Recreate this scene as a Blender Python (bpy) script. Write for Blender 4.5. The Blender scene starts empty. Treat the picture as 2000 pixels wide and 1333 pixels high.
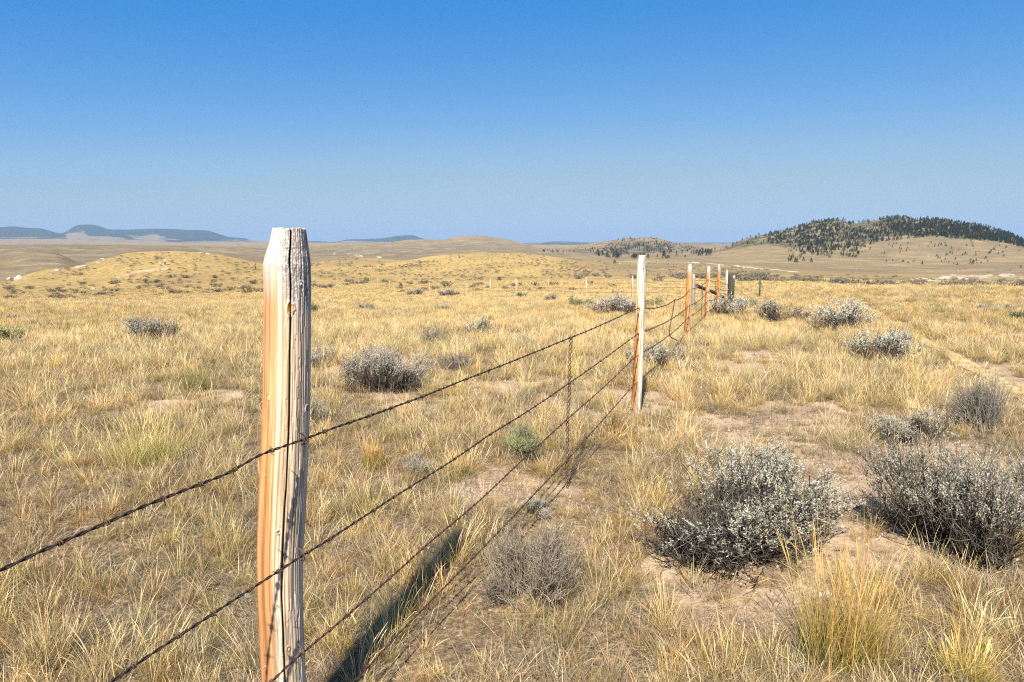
import bpy, math, random
import numpy as np
from mathutils import Vector, Matrix

# ------------------------------------------------------------------ camera, sky, sun
SC = bpy.context.scene
COL = SC.collection
R = math.radians
F, CX, CY = 1333.0, 1000.0, 666.5
PITCH = math.atan(191.5 / F)
EYE = 1.61
CAM = np.array([0.0, 0.0, EYE])
cd = bpy.data.cameras.new('camera'); cam = bpy.data.objects.new('camera', cd); COL.objects.link(cam)
cd.sensor_width = 36.0; cd.lens = 36.0 * F / 2000.0; cd.clip_start = 0.05; cd.clip_end = 90000
cam.location = (0, 0, EYE); cam.rotation_euler = (math.pi / 2 - PITCH, 0, 0)
SC.camera = cam

SUN_EL, SUN_AZ = R(45), R(193)          # compass azimuth of the sun, from +Y clockwise
W = bpy.data.worlds.new("World"); SC.world = W; W.use_nodes = True
wn = W.node_tree.nodes; wl = W.node_tree.links; wn.clear()
sky = wn.new('ShaderNodeTexSky'); sky.sky_type = 'NISHITA'; sky.sun_disc = False
sky.sun_elevation = SUN_EL; sky.sun_rotation = SUN_AZ
sky.altitude = 1600; sky.air_density = 1.0; sky.dust_density = 0.6; sky.ozone_density = 2.2
bg = wn.new('ShaderNodeBackground'); bg.inputs[1].default_value = 0.10
wo = wn.new('ShaderNodeOutputWorld')
# sky colour graded per channel, as a deep blue dry-country sky
sxr = wn.new('ShaderNodeSeparateColor'); wl.new(sky.outputs[0], sxr.inputs[0])
_d = wn.new('ShaderNodeMath'); _d.operation = 'DIVIDE'; _d.inputs[1].default_value = 20.0; wl.new(sxr.outputs[1], _d.inputs[0])
_r = wn.new('ShaderNodeValToRGB'); _cr = _r.color_ramp
_st = [(1.2, (.08, .9, 2.9)), (2.0, (.16, 1.3, 3.7)), (2.69, (.30, 1.62, 4.15)), (4.37, (1.02, 2.45, 4.5)), (5.6, (1.7, 2.95, 4.35)), (6.9, (2.15, 3.2, 4.1)), (10, (2.6, 3.6, 4.6)), (20, (5, 5.2, 5.6))]
_cr.elements[0].position = _st[0][0] / 20; _cr.elements[0].color = tuple(v / 6.7 for v in _st[0][1]) + (1,)
_cr.elements[1].position = 1.0; _cr.elements[1].color = tuple(v / 6.7 for v in _st[-1][1]) + (1,)
for _p, _c in _st[1:-1]:
    _e = _cr.elements.new(_p / 20); _e.color = tuple(v / 6.7 for v in _c) + (1,)
cxr = wn.new('ShaderNodeVectorMath'); cxr.operation = 'SCALE'; cxr.inputs['Scale'].default_value = 6.0
wl.new(_d.outputs[0], _r.inputs[0]); wl.new(_r.outputs[0], cxr.inputs[0])
wl.new(cxr.outputs[0], bg.inputs[0]); wl.new(bg.outputs[0], wo.inputs[0])
sl = bpy.data.lights.new('sun', 'SUN'); sl.energy = 4.9; sl.angle = R(0.5); sl.color = (1.0, 0.93, 0.81)
sun = bpy.data.objects.new('sun', sl); COL.objects.link(sun)
sd = Vector((math.sin(SUN_AZ) * math.cos(SUN_EL), math.cos(SUN_AZ) * math.cos(SUN_EL), math.sin(SUN_EL)))
sun.rotation_euler = sd.to_track_quat('Z', 'Y').to_euler(); sun.location = (-3, -8, 12)
SC.view_settings.view_transform = 'Standard'; SC.view_settings.look = 'None'
SC.view_settings.exposure = 1.0; SC.view_settings.gamma = 1.0
SC.view_settings.use_curve_mapping = False
SC.cycles.filter_width = 1.15; SC.cycles.use_denoising = False; SC.cycles.max_bounces = 6; SC.cycles.diffuse_bounces = 3; SC.cycles.transparent_max_bounces = 4
SC.cycles.transmission_bounces = 3; SC.cycles.volume_bounces = 0

# ------------------------------------------------------------------ small maths
CP, SP = math.cos(PITCH), math.sin(PITCH)
def ray(px, py):
    a = (np.asarray(px, float) - CX) / F; b = -(np.asarray(py, float) - CY) / F
    x = a; y = CP + b * SP; z = -SP + b * CP
    return np.stack(np.broadcast_arrays(x, y, z), -1)
def at_Y(px, py, Y):
    d = ray(px, py); t = Y / d[..., 1]
    return CAM + d * t[..., None] if np.ndim(t) else CAM + d * t
def h2(ix, iy, s):
    x = (ix.astype(np.int64) * 374761393 + iy.astype(np.int64) * 668265263 + s * 974634777) & 0xffffffff
    x = ((x ^ (x >> 13)) * 1274126177) & 0xffffffff
    x = ((x ^ (x >> 16)) * 2246822519) & 0xffffffff
    return ((x ^ (x >> 15)) & 0xffffff) / float(0xffffff)
def vn(x, y, s=0):
    x = np.asarray(x, float); y = np.asarray(y, float)
    ix = np.floor(x); iy = np.floor(y); fx = x - ix; fy = y - iy
    fx = fx * fx * (3 - 2 * fx); fy = fy * fy * (3 - 2 * fy)
    a = h2(ix, iy, s); b = h2(ix + 1, iy, s); c = h2(ix, iy + 1, s); d = h2(ix + 1, iy + 1, s)
    return (a * (1 - fx) + b * fx) * (1 - fy) + (c * (1 - fx) + d * fx) * fy
def fbm(x, y, s=0, o=3):
    t = 0; a = 1; n = 0
    for i in range(o):
        t = t + a * vn(x * 2 ** i + 17.3 * i, y * 2 ** i - 9.1 * i, s + i); n += a; a *= .5
    return t / n
def ss(a, b, x):
    t = np.clip((x - a) / (b - a), 0, 1); return t * t * (3 - 2 * t)
def pchip(x, Y, xq):
    """monotone cubic along axis 0 of Y"""
    x = np.asarray(x, float); Y = np.asarray(Y, float)
    if Y.ndim == 1: return pchip(x, Y[:, None], xq)[:, 0]
    h = np.diff(x)[:, None]; dl = np.diff(Y, axis=0) / h
    m = np.zeros_like(Y)
    a, b = dl[:-1], dl[1:]; h0, h1 = h[:-1], h[1:]
    w1, w2 = 2 * h1 + h0, h1 + 2 * h0
    with np.errstate(divide='ignore', invalid='ignore'):
        hm = (w1 + w2) / (w1 / a + w2 / b)
    m[1:-1] = np.where(a * b > 0, np.nan_to_num(hm), 0); m[0] = dl[0]; m[-1] = dl[-1]
    xq = np.clip(xq, x[0], x[-1]); i = np.clip(np.searchsorted(x, xq, side='right') - 1, 0, len(x) - 2)
    hh = h[i]; t = ((xq - x[i])[:, None]) / hh
    return ((2*t**3 - 3*t**2 + 1) * Y[i] + (t**3 - 2*t**2 + t) * hh * m[i] + (-2*t**3 + 3*t**2) * Y[i+1] + (t**3 - t**2) * hh * m[i+1])

# ------------------------------------------------------------------ the land: rings of the visible relief
RINGS = [
 (0.2, 'z', [(-400, -.13), (2400, -.13)]),
 (3.3, 'z', [(-400, -.13), (1200, -.13), (1500, -.05), (2400, 0)]),
 (5.6, 'z', [(-400, -.02), (2400, 0)]),
 (9, 'z', [(-400, 0), (1400, 0), (2400, 0)]),
 (13.5, 'z', [(-400, -.1), (600, -.15), (1345, -.2), (1700, -.08), (2400, -.05)]),
 (20, 'z', [(-400, -.42), (600, -.5), (1400, -.48), (1700, -.25), (2000, -.12), (2400, -.12)]),
 (30, 'r', [(-300, 601), (0, 601), (500, 600), (700, 600), (1000, 592), (1250, 592), (1400, 589), (1500, 580), (1700, 572), (2000, 571), (2400, 571)]),
 (43, 'r', [(-300, 601), (0, 600), (500, 598), (700, 592), (1000, 587), (1250, 583), (1400, 576), (1500, 567), (1700, 569), (2000, 572.5), (2400, 573)]),
 (64, 'r', [(-300, 600), (0, 598), (500, 588), (700, 583), (1000, 576), (1250, 570), (1400, 560), (1500, 556), (1700, 563), (2000, 569), (2400, 570)]),
 (100, 'r', [(-300, 596), (0, 592), (300, 586), (500, 578), (700, 570), (840, 569), (1000, 562), (1250, 556), (1400, 551), (1500, 550), (1700, 557), (2000, 563), (2400, 565)]),
 (150, 'r', [(-300, 585), (0, 575), (150, 570), (300, 563), (500, 560), (700, 556), (850, 556), (1000, 549), (1150, 548), (1400, 544), (1500, 543), (1700, 550), (2000, 556), (2400, 558)]),
 (200, 'r', [(-300, 600), (0, 562), (150, 545), (300, 526), (420, 528), (520, 538), (700, 548), (850, 547), (1000, 543), (1250, 541), (1400, 537), (1700, 545), (2000, 551), (2400, 552)]),
 (245, 'r', [(-300, 605), (-100, 580), (0, 556), (40, 541), (70, 531), (100, 525), (145, 521), (175, 513), (215, 503), (250, 494), (290, 491), (330, 490.5), (380, 493), (420, 497), (500, 513), (560, 524), (620, 532), (700, 540), (850, 541), (1000, 538), (1250, 537), (1400, 533), (1700, 541), (2000, 547), (2400, 548)]),
 (330, 'r', [(-300, 590), (0, 572), (150, 560), (300, 545), (500, 535), (600, 533), (700, 532), (800, 527), (900, 516), (1000, 511), (1100, 518), (1200, 530), (1300, 529), (1400, 525), (1500, 528), (1700, 536), (2000, 543), (2400, 544)]),
 (420, 'r', [(-300, 580), (0, 560), (300, 550), (500, 530), (600, 525), (700, 522), (800, 509), (850, 500), (900, 496.5), (960, 495), (1020, 496), (1080, 503), (1150, 515), (1200, 524), (1250, 526), (1400, 521), (1500, 523), (1700, 532), (2000, 538), (2400, 540)]),
 (600, 'r', [(-300, 560), (0, 548), (150, 540), (300, 540), (450, 530), (560, 522), (600, 511), (660, 505), (720, 505), (800, 511), (900, 514), (1000, 514), (1080, 514), (1120, 512), (1180, 508), (1250, 507), (1320, 508), (1400, 513), (1500, 522), (1600, 529), (1700, 531), (1850, 534), (2000, 533), (2400, 533)]),
 (900, 'r', [(-300, 500), (-100, 500), (0, 503), (60, 493), (110, 495), (150, 511), (200, 522), (300, 528), (500, 522), (600, 516), (700, 514), (800, 512), (900, 508), (1000, 506), (1100, 510), (1180, 513), (1250, 513), (1400, 511), (1500, 512), (1600, 517), (1700, 521), (1850, 524), (2000, 524), (2400, 524)]),
 (1250, 'r', [(-300, 496), (0, 512), (60, 510), (150, 514), (250, 508), (350, 505), (450, 503), (550, 505), (650, 507), (750, 506), (850, 499), (930, 496), (1000, 495), (1100, 498), (1200, 503), (1300, 504), (1400, 502), (1500, 502), (1600, 504), (1700, 507), (1850, 510), (2000, 510), (2400, 510)]),
 (1700, 'r', [(-300, 484), (0, 483), (100, 482), (200, 483), (300, 483), (380, 486), (450, 490), (520, 497), (600, 499), (700, 500), (760, 497), (850, 492), (930, 489), (1000, 488), (1080, 490), (1150, 496), (1200, 499), (1300, 496), (1400, 493), (1470, 485), (1560, 477), (1700, 470), (1780, 464), (1850, 466), (1920, 470), (2000, 483), (2100, 490), (2400, 495)]),
 (2200, 'r', [(-300, 480), (0, 479), (300, 480), (450, 483), (520, 488), (600, 493), (700, 492), (760, 489), (850, 487), (930, 487), (1000, 487), (1080, 489), (1150, 497), (1250, 494), (1330, 490), (1380, 489), (1400, 487), (1425, 478), (1450, 467), (1480, 460), (1510, 453), (1540, 446), (1570, 438), (1600, 429.5), (1640, 427.5), (1665, 434), (1700, 430), (1750, 421.5), (1790, 427), (1850, 433), (1900, 439), (1940, 449), (1970, 456), (2000, 468), (2050, 479), (2400, 490)]),
 (2700, 'r', [(-300, 482), (0, 481), (300, 480), (450, 482), (600, 488), (700, 487), (850, 484), (930, 484), (1000, 483), (1050, 486), (1080, 490), (1110, 485), (1140, 478), (1170, 473), (1206, 468), (1233, 464), (1260, 463.5), (1287, 465.5), (1310, 472), (1337, 480), (1380, 488), (1420, 488), (1500, 475), (1700, 460), (1850, 460), (2000, 485), (2400, 490)]),
 (3300, 'r', [(-300, 481), (300, 482), (450, 483), (600, 487), (850, 481), (930, 480), (1000, 481), (1050, 486), (1080, 490), (1140, 489), (1250, 485), (1310, 476), (1345, 473.5), (1375, 474.5), (1420, 481), (1700, 485), (2400, 488)]),
 (4200, 'r', [(-300, 476), (0, 476.3), (200, 477.6), (400, 480), (500, 481), (620, 480), (700, 477), (740, 474), (762, 472.5), (798, 468.3), (825, 467.8), (861, 470), (888, 464.5), (912, 461.7), (936, 460.8), (963, 463), (985, 467), (1008, 473), (1026, 477.5), (1044, 481), (1080, 486), (1150, 486), (1321, 482), (1420, 484), (2400, 485)]),
 (6500, 'r', [(-300, 478), (400, 479), (700, 479), (1000, 479), (2400, 480)]),
 (10000, 'r', [(-300, 473), (0, 474), (300, 475), (500, 474), (650, 474.8), (1000, 477), (1040, 479), (2400, 479)]),
 (14000, 'r', [(-300, 465), (0, 465), (60, 464), (130, 463), (200, 463), (300, 468), (340, 471), (500, 472.6), (650, 474), (800, 475.5), (1050, 478), (1250, 479), (2400, 480)]),
 (17000, 'r', [(-300, 448), (-100, 446), (0, 443), (25, 442), (55, 446), (75, 447), (100, 453), (118, 457), (135, 449), (150, 441), (170, 438.8), (185, 440), (200, 445), (215, 449), (270, 448), (320, 447), (370, 449.5), (400, 450), (420, 454), (445, 463), (480, 466.5), (493, 472), (600, 472), (625, 473), (650, 474), (680, 469), (740, 467.5), (790, 461), (805, 460.5), (825, 466), (850, 470), (900, 475), (1000, 477), (1040, 476), (1060, 475), (1080, 472.5), (1110, 472.7), (1160, 474), (1200, 475.5), (1250, 477), (2400, 479)]),
 (23000, 'r', [(-300, 474.8), (2400, 474.8)]),
 (26000, 'r', [(-300, 474.8), (2400, 474.8)]),
]
AZG = np.radians(np.arange(-58, 58.01, 0.1))
LRG = np.linspace(math.log(.2), math.log(26000), 900)
def _table():
    rows = []
    for r, kind, pts in RINGS:
        px = np.array([p[0] for p in pts], float); v = np.array([p[1] for p in pts], float)
        if kind == 'z':
            d = ray(px, 475.0 + 0 * px); az = np.arctan2(d[:, 0], d[:, 1]); z = v
        else:
            d = ray(px, v); az = np.arctan2(d[:, 0], d[:, 1]); z = EYE + r * d[:, 2] / np.hypot(d[:, 0], d[:, 1])
        rows.append(pchip(az, z, AZG))
    return pchip(np.log([q[0] for q in RINGS]), np.array(rows), LRG).T      # (az, r)
ZT = _table()
ZM = ZT.mean(0)
def bump(x, y, r):
    z = (vn(x / .35, y / .35, 1) - .5) * .03 * ss(60, 5, r) + (vn(x / 1.4, y / 1.4, 2) - .5) * .07 * ss(200, 20, r) * ss(.5, 3, r)
    z = z + (fbm(x / 14, y / 14, 3) - .5) * .35 * ss(25, 90, r) + (fbm(x / 60, y / 60, 5) - .5) * 1.3 * ss(120, 420, r)
    z = z + (fbm(x / 130, y / 130, 8) - .5) * 7 * ss(500, 1500, r) + (fbm(x / 420, y / 420, 11) - .5) * 10 * ss(1400, 3500, r)
    g = 1 - np.abs(2 * fbm(x / 170, y / 110, 14, 3) - 1)
    z = z - g ** 3 * 7 * ss(800, 2000, r) * ss(9000, 4000, r)
    return z + (fbm(x / 1500, y / 1500, 17, 4) - .5) * 60 * ss(8000, 15000, r)
def terrain(x, y, micro=True):
    x = np.asarray(x, float); y = np.asarray(y, float)
    r = np.maximum(np.hypot(x, y), .2); az = np.arctan2(x, y)
    fa = np.clip((az - AZG[0]) / (AZG[1] - AZG[0]), 0, len(AZG) - 1.001); ia = fa.astype(int); fa = fa - ia
    fr = np.clip((np.log(r) - LRG[0]) / (LRG[1] - LRG[0]), 0, len(LRG) - 1.001); ir = fr.astype(int); fr = fr - ir
    z = (ZT[ia, ir] * (1 - fa) + ZT[ia + 1, ir] * fa) * (1 - fr) + (ZT[ia, ir + 1] * (1 - fa) + ZT[ia + 1, ir + 1] * fa) * fr
    zm = ZM[ir] * (1 - fr) + ZM[ir + 1] * fr
    w = ss(R(60), R(150), np.abs(az)); z = z * (1 - w) + zm * w
    return z + bump(x, y, r) if micro else z
RS = np.exp(np.arange(math.log(1.0), math.log(24000), .006))
def hit(px, py):
    """where the line of sight through a pixel meets the land"""
    d = ray(float(px), float(py)); d = d / math.hypot(d[0], d[1])
    x = d[0] * RS; y = d[1] * RS; g = terrain(x, y) - (EYE + d[2] * RS)
    k = np.argmax(g > 0)
    if g[k] <= 0: return None
    if k == 0: r = RS[0]
    else:
        t = g[k - 1] / (g[k - 1] - g[k]); r = RS[k - 1] + t * (RS[k] - RS[k - 1])
    X, Y = d[0] * r, d[1] * r
    return np.array([X, Y, float(terrain(X, Y))])
def pix(p):
    v = np.asarray(p, float) - CAM
    cz = v[..., 1] * CP - v[..., 2] * SP; cy = v[..., 1] * SP + v[..., 2] * CP
    return CX + F * v[..., 0] / cz, CY - F * cy / cz

# ------------------------------------------------------------------ mesh helpers
def mesh_np(name, V, faces, C=None, smooth=False):
    """faces: list of int arrays (n,k)"""
    me = bpy.data.meshes.new(name)
    V = np.asarray(V, np.float32); me.vertices.add(len(V)); me.vertices.foreach_set('co', V.ravel())
    faces = [np.asarray(f, np.int32) for f in faces if len(f)]
    if faces:
        tot = np.concatenate([np.full(len(f), f.shape[1], np.int32) for f in faces])
        loops = np.concatenate([f.ravel() for f in faces])
        me.loops.add(len(loops)); me.loops.foreach_set('vertex_index', loops)
        me.polygons.add(len(tot)); st = np.concatenate([[0], np.cumsum(tot)[:-1]]).astype(np.int32)
        me.polygons.foreach_set('loop_start', st); me.polygons.foreach_set('loop_total', tot)
        if smooth: me.polygons.foreach_set('use_smooth', np.ones(len(tot), bool))
    if C is not None:
        C = np.asarray(C, np.float32)
        if C.shape[1] == 3: C = np.concatenate([C, np.ones((len(C), 1), np.float32)], 1)
        a = me.color_attributes.new('Col', 'FLOAT_COLOR', 'POINT'); a.data.foreach_set('color', C.ravel())
    me.update(calc_edges=True); me.validate()
    return me
class Acc:
    def __init__(s): s.V = []; s.Fq = []; s.C = []; s.n = 0; s.Ft = []
    def add(s, V, Fq=None, C=None, Ft=None):
        V = np.asarray(V, float).reshape(-1, 3)
        if Fq is not None: s.Fq.append(np.asarray(Fq).reshape(-1, 4) + s.n)
        if Ft is not None: s.Ft.append(np.asarray(Ft).reshape(-1, 3) + s.n)
        C = np.asarray(C if C is not None else (1, 1, 1), float)
        s.C.append(np.broadcast_to(C, (len(V), 3)) if C.ndim == 1 else C.reshape(-1, 3))
        s.V.append(V); s.n += len(V)
    def mesh(s, name, mat, smooth=False):
        fs = []
        if s.Fq: fs.append(np.concatenate(s.Fq))
        if s.Ft: fs.append(np.concatenate(s.Ft))
        me = mesh_np(name, np.concatenate(s.V), fs, np.concatenate(s.C), smooth)
        me.materials.append(mat); return me
def obj(name, me, parent=None, loc=None, rz=0, sc=None):
    o = bpy.data.objects.new(name, me); COL.objects.link(o)
    if parent is not None: o.parent = parent
    if loc is not None: o.location = [float(v) for v in loc]
    if rz: o.rotation_euler = (0, 0, rz)
    if sc is not None: o.scale = sc if np.ndim(sc) else (sc, sc, sc)
    return o
def tag(o, label=None, cat=None, group=None, kind=None):
    if label: o['label'] = label
    if cat: o['category'] = cat
    if group: o['group'] = group
    if kind: o['kind'] = kind
    return o
def empty(name, loc, rz=0, sc=None):
    o = bpy.data.objects.new(name, None); COL.objects.link(o); o.location = [float(v) for v in loc]
    o.rotation_euler = (0, 0, rz); o.empty_display_size = .1
    if sc is not None: o.scale = sc
    return o
def unit(v): return v / np.maximum(np.linalg.norm(v, axis=-1, keepdims=True), 1e-9)
def tube(P, rad, sides=6, col=(1, 1, 1), acc=None, cap=False):
    """one tube along P (n,3), radius per point; or many at once: P (m,n,3), rad (m,n)"""
    P = np.asarray(P, float)
    if P.ndim == 2: P = P[None]
    m, n, _ = P.shape
    rad = np.broadcast_to(np.asarray(rad, float), (m, n))
    T = unit(np.gradient(P, axis=1))
    ref = np.where(np.abs(T[:, :1, 2:3]) > .9, np.array([1., 0, 0]), np.array([0., 0, 1]))
    A = unit(np.cross(T, np.broadcast_to(ref, T.shape))); B = np.cross(T, A)
    th = np.arange(sides) * 2 * math.pi / sides
    ring = A[:, :, None] * np.cos(th)[None, None, :, None] + B[:, :, None] * np.sin(th)[None, None, :, None]
    V = P[:, :, None] + ring * rad[:, :, None, None]
    i = np.arange(n - 1)[:, None] * sides; j = np.arange(sides)[None]; j2 = (j + 1) % sides
    q = np.stack([i + j, i + j2, i + sides + j2, i + sides + j], -1).reshape(-1, 4)
    Q = (q[None] + (np.arange(m) * n * sides)[:, None, None]).reshape(-1, 4)
    C = np.asarray(col, float)
    if C.ndim == 1: C = np.broadcast_to(C, (m * n * sides, 3))
    elif C.shape == (m, 3): C = np.repeat(C, n * sides, 0)
    elif C.ndim == 3: C = np.repeat(C.reshape(-1, 3), sides, 0)
    acc.add(V, Q, C)
    if cap:
        base = acc.n - m * n * sides
        for k in range(m):
            for e in (0, (n - 1) * sides):
                c = acc.V[-1][k * n * sides + e:k * n * sides + e + sides].mean(0) if False else None
                idx = base + k * n * sides + e + np.arange(sides)
                ctr = P[k, 0 if e == 0 else -1]
                acc.V.append(ctr[None]); acc.C.append(np.asarray([C[0]], float)); ci = acc.n; acc.n += 1
                acc.Ft.append(np.stack([idx, np.roll(idx, -1), np.full(sides, ci)], -1))

# ------------------------------------------------------------------ materials
def new_mat(name):
    m = bpy.data.materials.new(name); m.use_nodes = True; nt = m.node_tree; nt.nodes.clear()
    return m, nt, nt.nodes.new('ShaderNodeOutputMaterial')
def N(nt, t, **kw):
    n = nt.nodes.new(t)
    for k, v in kw.items(): setattr(n, k, v)
    return n
def noise(nt, scale, detail=3, rough=.55, vec=None):
    n = N(nt, 'ShaderNodeTexNoise'); n.inputs['Scale'].default_value = scale; n.inputs['Detail'].default_value = detail
    n.inputs['Roughness'].default_value = rough
    if vec is not None: nt.links.new(vec, n.inputs['Vector'])
    return n.outputs[0]
def ramp(nt, f, stops, interp='LINEAR'):
    n = N(nt, 'ShaderNodeValToRGB'); cr = n.color_ramp; cr.interpolation = interp
    cr.elements[0].position = stops[0][0]; cr.elements[0].color = tuple(stops[0][1]) + (1,)
    cr.elements[1].position = stops[-1][0]; cr.elements[1].color = tuple(stops[-1][1]) + (1,)
    for p, c in stops[1:-1]:
        e = cr.elements.new(p); e.color = tuple(c) + (1,)
    nt.links.new(f, n.inputs[0]); return n.outputs[0]
def mixc(nt, f, a, b, mode='MIX'):
    n = N(nt, 'ShaderNodeMix', data_type='RGBA', blend_type=mode)
    for s, v in ((n.inputs[0], f), (n.inputs[6], a), (n.inputs[7], b)):
        if hasattr(v, 'links') or isinstance(v, bpy.types.NodeSocket): nt.links.new(v, s)
        elif np.ndim(v): s.default_value = tuple(v) + (1,)
        else: s.default_value = v
    return n.outputs[2]
def math_(nt, op, a, b=0.0, c=0.0):
    n = N(nt, 'ShaderNodeMath', operation=op)
    for i, v in enumerate((a, b, c)):
        if isinstance(v, bpy.types.NodeSocket): nt.links.new(v, n.inputs[i])
        else: n.inputs[i].default_value = v
    return n.outputs[0]
def mr(nt, v, a, b, c=0., d=1.):
    n = N(nt, 'ShaderNodeMapRange'); nt.links.new(v, n.inputs[0])
    for i, q in enumerate((a, b, c, d)): n.inputs[i + 1].default_value = q
    return n.outputs[0]

def leaf_mat(name, transl=.25, var=.35, patch=None, gloss=0.0, hue=0.03):
    """plant surface: colour from the mesh's Col, varied per plant and by place"""
    m, nt, out = new_mat(name); L = nt.links
    at = N(nt, 'ShaderNodeAttribute', attribute_name='Col')
    oi = N(nt, 'ShaderNodeObjectInfo')
    hs = N(nt, 'ShaderNodeHueSaturation')
    L.new(at.outputs['Color'], hs.inputs['Color'])
    L.new(mr(nt, oi.outputs['Random'], 0, 1, 1 - var, 1 + var * .6), hs.inputs['Value'])
    r2 = math_(nt, 'FRACT', math_(nt, 'MULTIPLY', oi.outputs['Random'], 37.7))
    L.new(mr(nt, r2, 0, 1, .5 - hue, .5 + hue), hs.inputs['Hue'])
    r3 = math_(nt, 'FRACT', math_(nt, 'MULTIPLY', oi.outputs['Random'], 91.3))
    L.new(mr(nt, r3, 0, 1, .8, 1.12), hs.inputs['Saturation'])
    col = hs.outputs[0]
    if patch:
        ge = N(nt, 'ShaderNodeNewGeometry')
        f = noise(nt, patch[0], 3, .6, ge.outputs['Position'])
        col = mixc(nt, mr(nt, f, .38, .62), mixc(nt, 1.0, col, patch[1], 'MULTIPLY'), mixc(nt, 1.0, col, patch[2], 'MULTIPLY'))
    d = N(nt, 'ShaderNodeBsdfDiffuse'); t = N(nt, 'ShaderNodeBsdfTranslucent'); mx = N(nt, 'ShaderNodeMixShader')
    L.new(col, d.inputs[0]); L.new(col, t.inputs[0]); mx.inputs[0].default_value = transl
    L.new(d.outputs[0], mx.inputs[1]); L.new(t.outputs[0], mx.inputs[2])
    o = mx.outputs[0]
    if gloss:
        g = N(nt, 'ShaderNodeBsdfGlossy'); g.inputs['Roughness'].default_value = .45; g.inputs[0].default_value = (1, .97, .9, 1)
        m2 = N(nt, 'ShaderNodeMixShader'); m2.inputs[0].default_value = gloss
        L.new(o, m2.inputs[1]); L.new(g.outputs[0], m2.inputs[2]); o = m2.outputs[0]
    L.new(o, out.inputs[0]); return m
def col_mat(name, rough=.85, bump_s=None, metal=0, noise_v=None, spec=.3):
    m, nt, out = new_mat(name); L = nt.links
    p = N(nt, 'ShaderNodeBsdfPrincipled'); p.inputs['Roughness'].default_value = rough; p.inputs['Metallic'].default_value = metal
    p.inputs['Specular IOR Level'].default_value = spec
    at = N(nt, 'ShaderNodeAttribute', attribute_name='Col'); c = at.outputs['Color']
    tc = N(nt, 'ShaderNodeTexCoord')
    if noise_v:
        mp = N(nt, 'ShaderNodeMapping'); mp.inputs['Scale'].default_value = noise_v[1]; L.new(tc.outputs['Object'], mp.inputs[0])
        f = noise(nt, noise_v[0], 4, .65, mp.outputs[0])
        c = mixc(nt, 1.0, c, ramp(nt, f, [(.3, (noise_v[2],) * 3), (.65, (noise_v[3],) * 3)]), 'MULTIPLY')
        b = N(nt, 'ShaderNodeBump'); b.inputs['Strength'].default_value = .5; b.inputs['Distance'].default_value = .003
        L.new(f, b.inputs['Height']); L.new(b.outputs[0], p.inputs['Normal'])
    L.new(c, p.inputs['Base Color']); L.new(p.outputs[0], out.inputs[0]); return m

M_GRASS = leaf_mat('dry_grass_blades', .22, .42, patch=(.9, (1.10, 1.02, .90), (.88, .88, .82)), gloss=.02, hue=.018)
M_FOL = leaf_mat('sage_leaves', .2, .18, hue=.02)
M_TWIG = leaf_mat('woody_twigs', 0.0, .2, hue=.01)
M_TREE = leaf_mat('conifer_needles', .05, .35, hue=.02)
M_WOOD = col_mat('weathered_wood', .8, noise_v=(60, (1, 1, .05), .72, 1.12))
M_WIRE = col_mat('rusty_wire', .7, metal=0.2, noise_v=(140, (1, 1, 1), .5, 1.3), spec=.3)
M_STONE = col_mat('pale_stone', .9, noise_v=(6, (1, 1, 1), .7, 1.15))
M_CLOTH = col_mat('cloth_and_skin', .9)

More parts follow.
